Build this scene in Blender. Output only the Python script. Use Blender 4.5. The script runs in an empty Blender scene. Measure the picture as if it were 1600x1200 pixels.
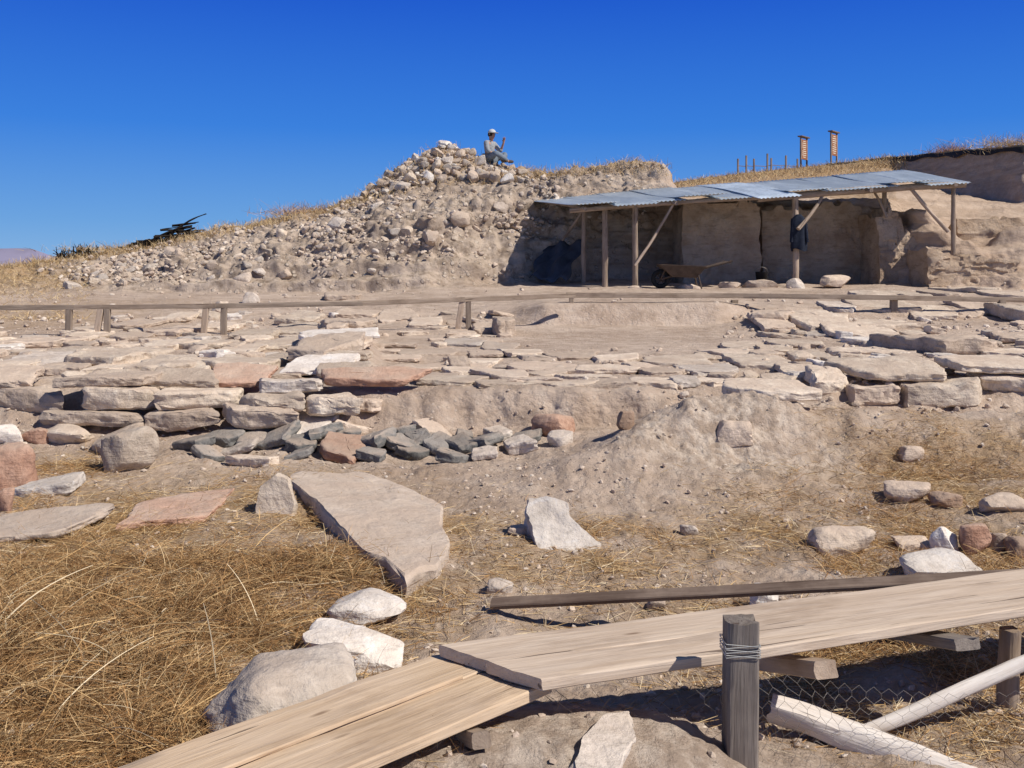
import bpy, bmesh, math, random
import numpy as np
from mathutils import Vector, Matrix, Quaternion
from mathutils.bvhtree import BVHTree
random.seed(7); rng=np.random.default_rng(7)
scene=bpy.context.scene
F=1600.; HZ=430.
# image pixel position plus an estimated depth -> world metres (eye level is z=0)
def P(px,py,Y): return Vector(((px-800)/F*Y, Y, (HZ-py)/F*Y))

# ---------------------------------------------------------------- noise
def _h(ix,iy,iz,s):
    h=(ix*73856093)^(iy*19349663)^(iz*83492791)^(s*265443571)
    h&=0xffffffff
    h=((h^(h>>13))*1274126177)&0xffffffff
    h=(h^(h>>16))&0xffffff
    return h/float(0xffffff)*2-1
def vn(p,s=0):
    i=np.floor(p).astype(np.int64); f=p-i; f=f*f*(3-2*f)
    x,y,z=i[:,0],i[:,1],i[:,2]; u,v,w=f[:,0],f[:,1],f[:,2]
    def L(a,b,t): return a+(b-a)*t
    a=L(L(_h(x,y,z,s),_h(x+1,y,z,s),u),L(_h(x,y+1,z,s),_h(x+1,y+1,z,s),u),v)
    b=L(L(_h(x,y,z+1,s),_h(x+1,y,z+1,s),u),L(_h(x,y+1,z+1,s),_h(x+1,y+1,z+1,s),u),v)
    return L(a,b,w)
def fbm(p,o=3,s=0,g=.5):
    r=0;a=1;t=0
    for k in range(o):
        r=r+a*vn(p*(2.03**k)+17.3*k,s+k); t+=a; a*=g
    return r/t

# ---------------------------------------------------------------- mesh helpers
def mesh_np(name,V,Fc,smooth=True,col=None):
    me=bpy.data.meshes.new(name)
    V=np.asarray(V,dtype=np.float32); Fc=np.asarray(Fc,dtype=np.int32)
    me.vertices.add(len(V)); me.vertices.foreach_set('co',V.ravel())
    k=Fc.shape[1]
    me.loops.add(Fc.size); me.loops.foreach_set('vertex_index',Fc.ravel())
    me.polygons.add(len(Fc)); me.polygons.foreach_set('loop_start',np.arange(0,Fc.size,k,dtype=np.int32))
    if col is not None:
        a=me.color_attributes.new('Col','FLOAT_COLOR','POINT'); a.data.foreach_set('color',np.asarray(col,dtype=np.float32).ravel())
    me.update(calc_edges=True); me.validate()
    me.polygons.foreach_set('use_smooth',np.full(len(me.polygons),smooth,dtype=bool))
    return me
def add(name,me,mat=None,parent=None,loc=None,label=None,cat=None,group=None,kind=None):
    ob=bpy.data.objects.new(name,me)
    scene.collection.objects.link(ob)
    if mat is not None and me is not None and len(me.materials)==0: me.materials.append(mat)
    if loc is not None: ob.location=loc
    if parent is not None: ob.parent=parent
    if label: ob['label']=label
    if cat: ob['category']=cat
    if group: ob['group']=group
    if kind: ob['kind']=kind
    return ob
def empty(name,loc,label,cat,group=None):
    e=bpy.data.objects.new(name,None); scene.collection.objects.link(e); e.location=loc
    e.empty_display_size=.1
    e['label']=label; e['category']=cat
    if group: e['group']=group
    return e

# ---------------------------------------------------------------- materials
def newmat(name,rough=.9):
    m=bpy.data.materials.new(name); m.use_nodes=True
    nt=m.node_tree; b=nt.nodes['Principled BSDF']; b.inputs['Roughness'].default_value=rough
    b.inputs['Specular IOR Level'].default_value=.15
    return m,nt,b
def N(nt,t,**k):
    n=nt.nodes.new(t)
    for a,v in k.items():
        if a.startswith('i_'): n.inputs[a[2:].replace('_',' ')].default_value=v
        else: setattr(n,a,v)
    return n
def mix(nt,f,a,b,blend='MIX'):
    n=nt.nodes.new('ShaderNodeMix'); n.data_type='RGBA'; n.blend_type=blend
    for s,v in ((0,f),(6,a),(7,b)):
        if hasattr(v,'is_output'): nt.links.new(v,n.inputs[s])
        else: n.inputs[s].default_value=v if s==0 else (*v[:3],1)
    return n.outputs[2]
def math_(nt,op,a,b=0.,c=None,clamp=False):
    n=nt.nodes.new('ShaderNodeMath'); n.operation=op; n.use_clamp=clamp
    for s,v in ((0,a),(1,b),(2,c)):
        if v is None: continue
        if hasattr(v,'is_output'): nt.links.new(v,n.inputs[s])
        else: n.inputs[s].default_value=v
    return n.outputs[0]
def ramp(nt,x,lo,hi,a=0.,b=1.):
    n=nt.nodes.new('ShaderNodeMapRange'); n.clamp=True
    nt.links.new(x,n.inputs[0]); 
    for i,v in zip((1,2,3,4),(lo,hi,a,b)): n.inputs[i].default_value=v
    return n.outputs[0]
def noise(nt,vec,scale,detail=5,rough=.6,dist=0.):
    n=nt.nodes.new('ShaderNodeTexNoise'); n.inputs['Scale'].default_value=scale; n.inputs['Detail'].default_value=detail
    n.inputs['Roughness'].default_value=rough; n.inputs['Distortion'].default_value=dist
    nt.links.new(vec,n.inputs['Vector']); return n.outputs[0]
def bump(nt,b,h,strength,dist,prev=None):
    n=nt.nodes.new('ShaderNodeBump'); n.inputs['Strength'].default_value=strength; n.inputs['Distance'].default_value=dist
    nt.links.new(h,n.inputs['Height'])
    if prev is not None: nt.links.new(prev,n.inputs['Normal'])
    nt.links.new(n.outputs[0],b.inputs['Normal']); return n.outputs[0]
def mapping(nt,vec,sc):
    n=nt.nodes.new('ShaderNodeMapping'); nt.links.new(vec,n.inputs[0]); n.inputs['Scale'].default_value=sc; return n.outputs[0]

DUST=(.545,.43,.34)
def stone_mat(name,c1,c2,dust=.75,strata=True,fine=14):
    m,nt,b=newmat(name,.92)
    tc=N(nt,'ShaderNodeTexCoord'); oi=N(nt,'ShaderNodeObjectInfo')
    va=N(nt,'ShaderNodeVectorMath',operation='MULTIPLY_ADD'); nt.links.new(oi.outputs['Random'],va.inputs[0]); va.inputs[1].default_value=(37,91,53)
    nt.links.new(tc.outputs['Object'],va.inputs[2]); v=va.outputs[0]
    n1=noise(nt,v,3.5,5,.62); c=mix(nt,ramp(nt,n1,.35,.66),c1,c2)
    n2=noise(nt,v,34,3,.7); c=mix(nt,ramp(nt,n2,.54,.74,0,.5),c,tuple(x*.45 for x in c1))
    n4=noise(nt,v,9,3,.6,1.); c=mix(nt,ramp(nt,n4,.56,.66,0,.4),c,tuple(min(.85,x*1.3) for x in c2))
    c=mix(nt,ramp(nt,n4,.44,.33,0,.45),c,tuple(x*.62 for x in c1))
    g=N(nt,'ShaderNodeNewGeometry'); sx=N(nt,'ShaderNodeSeparateXYZ'); nt.links.new(g.outputs['Normal'],sx.inputs[0])
    d=math_(nt,'MULTIPLY',ramp(nt,sx.outputs[2],.2,.9),ramp(nt,n1,.6,.36,0.2,dust))
    c=mix(nt,d,c,DUST)
    br=ramp(nt,oi.outputs['Random'],0,1,.82,1.15)
    cc=N(nt,'ShaderNodeCombineXYZ'); 
    for i in range(3): nt.links.new(br,cc.inputs[i])
    c=mix(nt,1.,c,cc.outputs[0],'MULTIPLY')
    nt.links.new(c,b.inputs['Base Color'])
    h=noise(nt,v,fine,6,.66)
    p=bump(nt,b,h,.7,.03)
    if strata:
        h2=noise(nt,mapping(nt,v,(2,2,26)),1.5,3,.6); p=bump(nt,b,h2,.4,.02,p)
    return m
M={
 'cream':stone_mat('limestone_cream',(.51,.41,.315),(.69,.585,.475)),
 'white':stone_mat('limestone_white',(.66,.59,.52),(.84,.78,.71),.25),
 'grey':stone_mat('stone_grey',(.45,.39,.335),(.64,.57,.50),.5),
 'slate':stone_mat('stone_slate',(.115,.115,.112),(.25,.24,.225),.7),
 'red':stone_mat('stone_red',(.33,.175,.115),(.49,.31,.225),.75),
 'brown':stone_mat('stone_brown',(.29,.185,.125),(.44,.31,.225),.5),
 'tan':stone_mat('stone_tan',(.45,.35,.27),(.61,.50,.40),.85),
 'dusty':stone_mat('stone_dusty',(.44,.36,.29),(.57,.48,.40),.8,False,9),
}
def wood_mat(name,c1,c2,dark=.45,sc=1.,fine=.35,dust=.35,split=.75):
    m,nt,b=newmat(name,.8)
    tc=N(nt,'ShaderNodeTexCoord'); oi=N(nt,'ShaderNodeObjectInfo')
    va=N(nt,'ShaderNodeVectorMath',operation='MULTIPLY_ADD'); nt.links.new(oi.outputs['Random'],va.inputs[0]); va.inputs[1].default_value=(7,9,5)
    nt.links.new(tc.outputs['Object'],va.inputs[2]); v=va.outputs[0]
    w=noise(nt,mapping(nt,v,(1.0*sc,16*sc,16*sc)),2.,5,.6,.8); c=mix(nt,ramp(nt,w,.3,.7),c1,c2)
    w2=noise(nt,mapping(nt,v,(2.2*sc,60*sc,60*sc)),3,3,.6,.3); c=mix(nt,ramp(nt,w2,.52,.75,0,fine),c,tuple(x*dark for x in c1))
    st=noise(nt,v,3.2,5,.65); c=mix(nt,ramp(nt,st,.45,.7,0,dust),c,DUST)
    st2=noise(nt,mapping(nt,v,(1,3,3)),1.9,5,.65); c=mix(nt,ramp(nt,st2,.50,.68,0,.65),c,tuple(x*y for x,y in zip(c1,(.62,.58,.56))))
    kn=N(nt,'ShaderNodeTexVoronoi'); kn.inputs['Scale'].default_value=2.2; nt.links.new(mapping(nt,v,(1,3.5,2)),kn.inputs['Vector'])
    c=mix(nt,ramp(nt,kn.outputs['Distance'],.03,.09,.7,0),c,(.16,.09,.05))
    sp_=noise(nt,mapping(nt,v,(.7,22,22)),1.6,3,.5,.2); spm=ramp(nt,sp_,.655,.672,0,split); c=mix(nt,spm,c,(.08,.05,.035))
    nt.links.new(c,b.inputs['Base Color'])
    p=bump(nt,b,w,.5,.010); p=bump(nt,b,w2,.4,.004,p); bump(nt,b,math_(nt,'SUBTRACT',1.,spm),.6,.006,p)
    return m
W={
 'fresh':wood_mat('plank_wood',(.50,.36,.235),(.67,.52,.37)),
 'pale':wood_mat('pale_plank_wood',(.50,.385,.285),(.66,.545,.435)),
 'dark':wood_mat('dark_plank_wood',(.13,.09,.07),(.22,.165,.13)),
 'greyw':wood_mat('weathered_wood',(.15,.125,.11),(.27,.235,.205),.3,1.,.7,.1),
 'pole':wood_mat('pole_wood',(.24,.18,.13),(.38,.30,.235)),
 'bare':wood_mat('debarked_wood',(.62,.55,.48),(.84,.79,.73),.45,1.,.5,.25,.7),
 'lite':wood_mat('brace_wood',(.40,.30,.22),(.54,.43,.335)),
 'rail':wood_mat('rail_wood',(.22,.17,.13),(.35,.28,.22),.5,1.,.3,.1,.4),
}
def attr_mat(name,rough=.8):
    m,nt,b=newmat(name,rough)
    a=N(nt,'ShaderNodeAttribute',attribute_name='Col')
    nt.links.new(a.outputs['Color'],b.inputs['Base Color']); return m
STRAW=attr_mat('dry_straw')
def rubble_mat():
    m,nt,b=newmat('rubble_surface',.95)
    a=N(nt,'ShaderNodeAttribute',attribute_name='Col'); g=N(nt,'ShaderNodeNewGeometry')
    n=noise(nt,g.outputs['Position'],18,4,.65); c=mix(nt,ramp(nt,n,.4,.65,0,.6),a.outputs['Color'],DUST)
    nt.links.new(c,b.inputs['Base Color']); bump(nt,b,n,.5,.02); return m
STUFFSTONE=rubble_mat()
def plain(name,c,rough=.8,metal=0.,sc=12,var=.35,bs=.3):
    m,nt,b=newmat(name,rough); b.inputs['Metallic'].default_value=metal
    tc=N(nt,'ShaderNodeTexCoord'); n=noise(nt,tc.outputs['Object'],sc,5)
    c=mix(nt,ramp(nt,n,.35,.7),c,tuple(x*(1-var) for x in c)); nt.links.new(c,b.inputs['Base Color'])
    if bs: bump(nt,b,n,bs,.01)
    return m

def ground_mat():
    m,nt,b=newmat('excavated_earth',.97)
    g=N(nt,'ShaderNodeNewGeometry'); v=g.outputs['Position']
    a=N(nt,'ShaderNodeAttribute',attribute_name='Col'); s=N(nt,'ShaderNodeSeparateColor'); nt.links.new(a.outputs['Color'],s.inputs[0])
    R,G,B=s.outputs[0],s.outputs[1],s.outputs[2]; A=a.outputs['Alpha']
    big=noise(nt,v,.9,6,.62); med=noise(nt,v,4.5,6,.68)
    c=mix(nt,ramp(nt,big,.35,.65),(.46,.35,.27),(.62,.495,.395))
    c=mix(nt,ramp(nt,med,.48,.69,0,.65),c,(.34,.25,.185))
    c=mix(nt,ramp(nt,med,.47,.30,0,.6),c,(.68,.575,.475))
    vo=N(nt,'ShaderNodeTexVoronoi'); vo.inputs['Scale'].default_value=22; nt.links.new(v,vo.inputs['Vector'])
    sc=N(nt,'ShaderNodeSeparateColor'); nt.links.new(vo.outputs['Color'],sc.inputs[0])
    peb=math_(nt,'MULTIPLY',ramp(nt,vo.outputs['Distance'],.2,.38,1,0),ramp(nt,sc.outputs[0],.6,.7))
    c=mix(nt,math_(nt,'MULTIPLY',peb,.5),c,(.63,.54,.45))
    gm=mix(nt,ramp(nt,big,.35,.65),(.39,.305,.235),(.55,.45,.36))
    gm=mix(nt,ramp(nt,med,.46,.64,0,.85),gm,(.22,.165,.12))
    vo2=N(nt,'ShaderNodeTexVoronoi'); vo2.inputs['Scale'].default_value=6.5; nt.links.new(v,vo2.inputs['Vector'])
    sc2=N(nt,'ShaderNodeSeparateColor'); nt.links.new(vo2.outputs['Color'],sc2.inputs[0])
    pb=math_(nt,'MULTIPLY',ramp(nt,vo2.outputs['Distance'],.22,.36,1,0),ramp(nt,sc2.outputs[0],.45,.55))
    gm=mix(nt,math_(nt,'MULTIPLY',pb,.75),gm,(.60,.51,.42))
    c=mix(nt,G,c,gm)
    fin=noise(nt,v,9,8,.74)
    pale=mix(nt,ramp(nt,fin,.42,.56),(.68,.575,.47),(.42,.325,.25))
    c=mix(nt,A,c,pale)
    stn=noise(nt,mapping(nt,v,(9,30,9)),3,4,.7,1.5)
    stc=mix(nt,ramp(nt,stn,.35,.65),(.24,.145,.075),(.53,.37,.20))
    c=mix(nt,math_(nt,'MULTIPLY',R,ramp(nt,med,.3,.55,.45,1)),c,stc)
    cut=mix(nt,ramp(nt,noise(nt,mapping(nt,v,(.6,.6,7)),1,5,.6),.35,.65),(.38,.265,.18),(.57,.435,.32))
    c=mix(nt,B,c,cut)
    nt.links.new(c,b.inputs['Base Color'])
    p=bump(nt,b,fin,.9,.06)
    p=bump(nt,b,peb,.4,.02,p)
    bump(nt,b,math_(nt,'MULTIPLY',pb,G),.7,.07,p)
    return m

# ---------------------------------------------------------------- terrain (lofted through break lines given as image pixel rows with estimated depths)
Ls=[]
def line(n,d,z=None,amp=.0):
    Ls.append((n,d,z,amp))
line(14,None,(-1.45,.25))
line(46,None,(-1.44,1.6))
line(95,{0:(1200,3.0)},amp=.0)
line(62,{0:(1000,4.1)},amp=.01)
line(42,{0:(880,5.15)},amp=.01)
line(38,{0:(800,6.1)},amp=.01)
line(30,{0:(740,7.0)},amp=.01)
line(30,{0:(705,7.6),290:(705,7.6),340:(716,7.55),800:(716,7.55),860:(702,7.6),950:(690,7.55),1100:(678,7.5),1250:(672,7.5),1600:(682,7.5)},amp=.01)
line(32,{0:(668,8.15),600:(674,8.15),1000:(666,8.25),1150:(650,8.3),1400:(643,8.5),1600:(643,8.6)},amp=.012)
line(34,{0:(612,8.55),500:(610,8.5),600:(610,8.45),1000:(608,8.5),1200:(604,8.85),1400:(598,9.0),1600:(592,9.05)},amp=.012)
line(28,{0:(562,10.8)},amp=.01)
line(24,{0:(525,13.8),800:(525,13.8),860:(529,13.6),1120:(529,13.6),1180:(525,13.8)},amp=.006)
line(28,{0:(508,15.6),800:(506,15.6),860:(509,15.3),1120:(509,15.3),1200:(505,15.6),1600:(503,15.8)},amp=.002)
line(18,{0:(497,16.4),700:(492,16.5),800:(486,16.1),850:(473,15.6),1125:(473,15.6),1180:(480,16.2),1600:(480,16.8)},amp=.002)
line(20,{0:(468,19),600:(464,19),900:(460,19),1600:(460,18.6)},amp=.006)
line(80,{-600:(462,21),0:(458,21),200:(455,21.3),400:(456,21.2),600:(455,21.2),700:(448,21.6),800:(443,22.4),900:(440,23.7),1000:(438,24.1),1340:(438,24.1),1385:(440,22.6),1480:(448,21.2),1600:(450,20.6),2200:(450,20.6)},amp=.014)
line(66,{-600:(448,23.5),0:(436,23.5),200:(418,22.9),400:(392,22.8),600:(346,22.8),700:(325,23.1),800:(312,23.8),850:(312,24.4),900:(312,24.4),1000:(312,24.5),1190:(316,24.5),1340:(320,24.5),1385:(322,23.6),1430:(345,22.5),1480:(385,21.9),1540:(395,21.7),1600:(392,21.5),2200:(390,21.5)},amp=.014)
line(14,{-600:(440,26),-100:(424,26),0:(420,26),100:(408,26),230:(388,26),350:(358,26.2),500:(330,26.4),600:(304,26.6),700:(291,26.7),830:(272,26.3),870:(266,25.5),950:(257,25.4),1020:(253,25.4),1047:(260,25.4),1058:(306,25.3),1200:(312,26),1380:(315,25),1440:(330,24.3),1520:(345,23.8),1600:(352,23.5),2200:(350,23.5)},amp=.006)
line(20,{-600:(460,30),0:(440,30),230:(410,30),500:(350,30),700:(312,30),830:(295,30),1020:(285,30),1060:(300,31),1200:(300,31),1400:(302,27),1500:(316,26),1600:(326,25.5),2200:(330,25.)},amp=.006)
line(56,{-600:(470,38),0:(450,38),500:(380,38),1000:(310,37),1060:(292,37),1200:(278,37),1300:(270,38),1390:(262,38),1440:(290,35.5),1500:(305,31.5),1600:(318,27.7),2200:(330,26.5)})
line(14,{-600:(470,40),0:(455,40),500:(385,40),1000:(300,41),1060:(284,42),1150:(272,42),1250:(262,41),1380:(246,39.5),1440:(241,36.5),1500:(235,32.8),1600:(226,29),2200:(205,27.5)},amp=.004)
line(8,{-600:(470,70),0:(460,70),500:(410,70),1000:(340,70),1200:(300,70),1400:(270,60),1600:(238,50),2200:(225,50)})
line(6,None,(-8,300))
line(4,None,(-30,2500))
line(0,None,(-60,30000))
cols=np.concatenate([np.arange(-1800,-200,40),np.arange(-200,1800,3.),np.arange(1800,3400,40)])
rowsY=[];rowsZ=[];rowsT=[]
nl=len(Ls); LY=[];LZ=[]
for k,(n,d,z,amp) in enumerate(Ls):
    if d is None:
        y=np.full(len(cols),float(z[1])); zz=np.full(len(cols),float(z[0]))
    else:
        xs=sorted(d); py=np.interp(cols,xs,[d[x][0] for x in xs]); y=np.interp(cols,xs,[d[x][1] for x in xs])
        q=np.stack([cols/45.,np.full(len(cols),k*3.7),np.zeros(len(cols))],1)
        zz=(HZ-py)/F*y
        w=1+amp*fbm(q,3,11+k)*1.6
        y=y*w; zz=zz*w
    LY.append(y);LZ.append(zz)
for k in range(nl-1):
    n=Ls[k][0]
    for j in range(n):
        tt=j/n
        rowsY.append(LY[k]*(1-tt)+LY[k+1]*tt); rowsZ.append(LZ[k]*(1-tt)+LZ[k+1]*tt); rowsT.append(k+tt)
rowsY.append(LY[-1]);rowsZ.append(LZ[-1]);rowsT.append(nl-1)
GY=np.array(rowsY);GZ=np.array(rowsZ);T=np.array(rowsT)[:,None]*np.ones_like(GY)
def sm(A,it,ax):
    for _ in range(it):
        B=A.copy()
        if ax==0: B[1:-1]=(A[:-2]+2*A[1:-1]+A[2:])/4
        else: B[:,1:-1]=(A[:,:-2]+2*A[:,1:-1]+A[:,2:])/4
        A=B
    return A
nr=len(GY)
far=np.argmax(T[:,0]>nl-5)
GZs=sm(GZ[:far],4,0); GYs=sm(GY[:far],4,0); GZ[1:far-1]=GZs[1:-1]; GY[1:far-1]=GYs[1:-1]
mc=slice(40,-40)
GZ[:,mc]=sm(GZ[:,mc],6,1); GY[:,mc]=sm(GY[:,mc],6,1)
GX=(cols[None,:]-800)/F*GY
GX[:24]=(cols[None,:]-800)/F*np.maximum(GY[:24],0.9)
def bumpz(x0,y0,h,sx,sy,rot=0.,pw=1.):
    global GZ
    c,s=math.cos(rot),math.sin(rot)
    dx=GX-x0;dy=GY-y0
    u=(dx*c+dy*s)/sx;v=(-dx*s+dy*c)/sy
    GZ=GZ+h*np.exp(-(u*u+v*v)**pw)
bumpz(1.45,7.45,.25,.62,.34,.0,1.6); bumpz(.80,7.05,.17,.55,.26,.45); bumpz(2.3,7.5,.13,.8,.34,-.1,1.4); bumpz(1.3,6.85,.12,.75,.45); bumpz(3.6,7.8,.12,1.2,.35,.05,1.5)
bumpz(4.0,15.0,.2,.7,.5); bumpz(5.4,14.5,.12,1.,.7)
bumpz(-2.05,12.3,.15,.40,3.2,.167,3)
bumpz(9.3,22.0,.35,.9,.28,-.9,2); bumpz(11.2,22.0,.35,.9,.4,.2,2)
bumpz(-1.75,27.1,1.02,1.25,1.1); bumpz(-3.0,27.1,.30,.7,.8); bumpz(.1,27.0,.16,.6,.6)            # under the cairn
bumpz(-1.9,3.9,.12,.7,.6); bumpz(-1.0,5.0,.06,.6,.5)
bumpz(.20,2.78,.20,.50,.45,0,1.4); bumpz(-.45,2.5,.18,.45,.35)
V=np.stack([GX,GY,GZ],-1)
du=np.gradient(V,axis=1); dv=np.gradient(V,axis=0); nn=np.cross(du,dv); nn/=np.linalg.norm(nn,axis=-1,keepdims=True)+1e-9
pts=V.reshape(-1,3); tt=T.ravel()
near=np.clip((12-pts[:,1])/4,0,1)
pxv=cols[None,:]*np.ones_like(GY); pxf=pxv.ravel()
mound=np.clip((tt-14.6)/.6,0,1)*np.clip((19.2-tt)/.6,0,1)
left=np.clip((1060-pxf)/60,0,1)
court=np.clip((tt-10.3)/.3,0,1)*np.clip((13.4-tt)/.4,0,1)*np.clip((pxf-790)/40,0,1)*np.clip((1150-pxf)/40,0,1)
toe=np.exp(-((pts[:,0]-.2)/.8)**2-((pts[:,1]-2.7)/.6)**2)
d =(.035+.02*near)*fbm(pts*1.3,3,1)*np.clip(pts[:,1]/3,0,1)*(1-.8*toe)
d+=.020*fbm(pts*6,3,5)*np.clip(near+.5,0,1)*(1-.5*toe)
d+=.012*(np.abs(vn(pts*16,9))-.4)*near + .006*vn(pts*38,12)*near
q=pts+.5*np.stack([fbm(pts*.8,2,51),fbm(pts*.8,2,52),fbm(pts*.8,2,53)],1)
bil=1-np.abs(fbm(q*1.1,3,21))*2.2
rid=1-np.abs(fbm(q*np.array([1.5,.6,.7]),3,28))*2.5
hi=np.clip((tt-15.0)/.8,0.2,1)
tz=pts[:,2]*2.1+1.1*fbm(pts*np.array([.35,.35,.35]),3,55); fr=tz-np.floor(tz); led=np.where(fr>.35,(1-fr)/.65,fr/.35)-.5
brk=np.clip(fbm(pts*.6,2,57)*2+.8,0,1)
face=np.clip((tt-14.8)/.3,0,1)*np.clip((16.3-tt)/.4,0,1)
d+=mound*left*(.05*bil+.08*rid-.05+hi*(.09*fbm(q*2.6,4,25,.65)+.06*(np.abs(vn(pts*5,26))-.4)*2+.05*vn(pts*11,27)+.03*vn(pts*23,24)))+face*left*brk*.18*led
st=np.abs(np.mod(pts[:,2]*2.3+.4*fbm(pts*.5,2,29),1)-.5)*2
d+=mound*(1-left)*(.12*(st-.5)+.07*fbm(pts*2.2,4,25,.65)+.05*fbm(pts*.8,2,22)+.02*vn(pts*11,27))
cl=np.exp(-((pts[:,0]-1.5)/.85)**2-((pts[:,1]-7.1)/.45)**2)
rb=np.exp(-((pts[:,1]-7.2)/.6)**2)*np.clip((pts[:,0]-.6)/.5,0,1)
d+=cl*(.035*fbm(pts*3.5,3,33)+.03*(np.abs(vn(pts*9,31))-.4)+.014*vn(pts*22,34))+rb*(.03*fbm(pts*3,3,35)+.012*vn(pts*14,36))
scarp=np.clip(1-np.abs(tt-12.5)/.6,0,1)
d+=scarp*.03*fbm(pts*5,3,41)
bank=np.clip(1-np.abs(tt-8.5)/.6,0,1)
d+=bank*.035*fbm(pts*7,3,43)
cliff=np.clip(1-np.abs(tt-19.5)/.5,0,1)*(pxf>1400)
d+=cliff*.12*fbm(pts*2,3,47)
d*=(pts[:,1]<100)*(1-.7*court)
pts=pts+nn.reshape(-1,3)*d[:,None]
nc=len(cols)
straw_blobs=[(110,1050,1.3,1.),(60,900,1.2,1.),(330,880,.7,1.),(480,800,.8,.9),(200,800,.9,.8),(120,730,.5,.6),(420,770,.4,.8),(760,900,.6,.9),(960,860,.7,.9),(1100,930,.9,.9),
 (1300,830,.9,1.),(1450,760,.9,1.),(1560,720,.8,.8),(1560,860,.8,.9),(1280,1010,.7,.9),(1150,850,.6,.8),(1450,1000,.7,.8),(560,1000,.5,.5),(700,830,.4,.7),(1000,1000,.4,.6),(780,960,.5,.8),(1500,1120,.6,.7),(40,495,2.2,.5),(600,900,.5,.9),(520,880,.5,1.),(330,960,.7,1.)]
def gz_at(px,py):
    ci=int(np.argmin(np.abs(cols-px))); yy=GY[:,ci]; pyc=HZ-F*GZ[:,ci]/yy
    for i in range(20,nr):
        if pyc[i]<=py: return yy[i]
    return yy[-1]
R=np.zeros(len(pts))
for px,py,r,a in straw_blobs:
    y=gz_at(px,py); x=(px-800)/F*y
    R=np.maximum(R,a*np.exp(-(((pts[:,0]-x)**2+(pts[:,1]-y)**2)/r**2)**1.2*.9))
lowl=np.clip((-.7-pts[:,0])/.5,0,1)
R*=np.clip(.6+.35*lowl+(1.3-.7*lowl)*fbm(pts*2.2,3,61),0,1.2)
R*=1-.9*np.clip(cl*1.3,0,1)
R*=1-.9*np.exp(-((pts[:,0]-.2)/.6)**2-((pts[:,1]-2.7)/.5)**2)
crest=np.clip(1-np.abs(tt-17.05)/.42,0,1)**.7*(pxf<1045)*np.clip(.8+.7*fbm(pts*1.1,3,63),0,1)
crest*=np.where(pxf>880,.6,1.)
crest2=np.clip((tt-18.1)/.7,0,1)*np.where((pxf>1050)&(pxf<1420),1,np.clip((tt-19.8)/.2,0,1))
lowleft=np.clip((160-pxf)/120,0,1)*np.clip((tt-14.5)/1,0,1)
R=np.clip(np.maximum(np.maximum(R,crest),np.maximum(crest2,lowleft*.9)),0,1)
R=np.where(tt>17.0,np.maximum(R,.8*(1-cliff)),R)*np.where((pxf>1400)&(tt<19.7)&(tt>13),.1,1)
R[(pts[:,1]>24.6)&(pxf>540)&(pxf<835)&(tt>16.6)&(tt<17.8)]*=.5
G=np.clip((tt-14.7)/.5,0,1)*np.clip((17.3-tt)/.5,0,1)*np.clip((1060-pxf)/60,0.,1)
Bm=np.clip((tt-15.05)/.1,0,1)*np.clip((16.2-tt)/.2,0,1)*np.clip((pxf-880)/60,0,1)*.8
Bm=np.where((pxf>1380)&(tt>15)&(tt<19),.6,Bm)
Bm=np.maximum(Bm,cliff)
Al=np.clip(cl*1.8-.35,0,.9)*np.clip(.9+1.2*fbm(pts*2.5,3,91),0,1)
Al=np.maximum(Al,.75*toe)
Colr=np.stack([R,G,Bm,Al],1)
idx=np.arange(nr*nc).reshape(nr,nc)
Fq=np.stack([idx[:-1,:-1],idx[:-1,1:],idx[1:,1:],idx[1:,:-1]],-1).reshape(-1,4)
me=mesh_np('ground',pts,Fq,True,Colr)
ground=add('ground',me,ground_mat(),kind='structure',label='bare tan earth of the excavation with straw litter',cat='ground')
TN=np.zeros(len(pts)*3,dtype=np.float32); me.vertices.foreach_get('normal',TN); TN=TN.reshape(-1,3)
sel=Fq[(pts[Fq[:,0],1]<100)]
bvh=BVHTree.FromPolygons([tuple(p) for p in pts.tolist()],sel.tolist())
def hit(px,py):
    d=Vector(((px-800)/F,1,(HZ-py)/F)).normalized()
    h=bvh.ray_cast(Vector((0,0,0)),d)
    return h[0] if h[0] is not None else P(px,py,40)
def drop(x,y):
    h=bvh.ray_cast(Vector((x,y,60)),Vector((0,0,-1)))
    return h[0].z if h[0] is not None else -1.4
pyv=HZ-F*pts[:,2]/np.maximum(pts[:,1],.1)

# ---------------------------------------------------------------- stone generators
_ico={}
def ico(s):
    if s not in _ico:
        bm=bmesh.new(); bmesh.ops.create_icosphere(bm,subdivisions=s,radius=1)
        v=np.array([x.co[:] for x in bm.verts]); f=np.array([[q.index for q in x.verts] for x in bm.faces]); bm.free(); _ico[s]=(v,f)
    return _ico[s]
def rockverts(seed,dims,sub=3,p=14,npl=11,amp=.10):
    r=np.random.default_rng(seed); v,f=ico(sub)
    pl=r.normal(size=(npl,3)); pl/=np.linalg.norm(pl,axis=1,keepdims=True); h=r.uniform(.64,1.,npl)
    pl=np.vstack([pl,[[0,0,1],[0,0,-1],[1,0,0],[-1,0,0],[0,1,0],[0,-1,0]]]); h=np.concatenate([h,r.uniform(.85,1,6)])
    dd=np.maximum(v@pl.T,0)/h
    rad=(dd**p).sum(1)**(-1/p)
    q=v*rad[:,None]
    q=q*(1+amp*fbm(q*2.3+seed%97,4,seed%91)[:,None]+amp*.25*vn(q*9+seed%53,seed%37)[:,None])
    ext=(q.max(0)-q.min(0))/2; q=(q-(q.max(0)+q.min(0))/2)/ext
    return q*np.array(dims)/2,f
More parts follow.
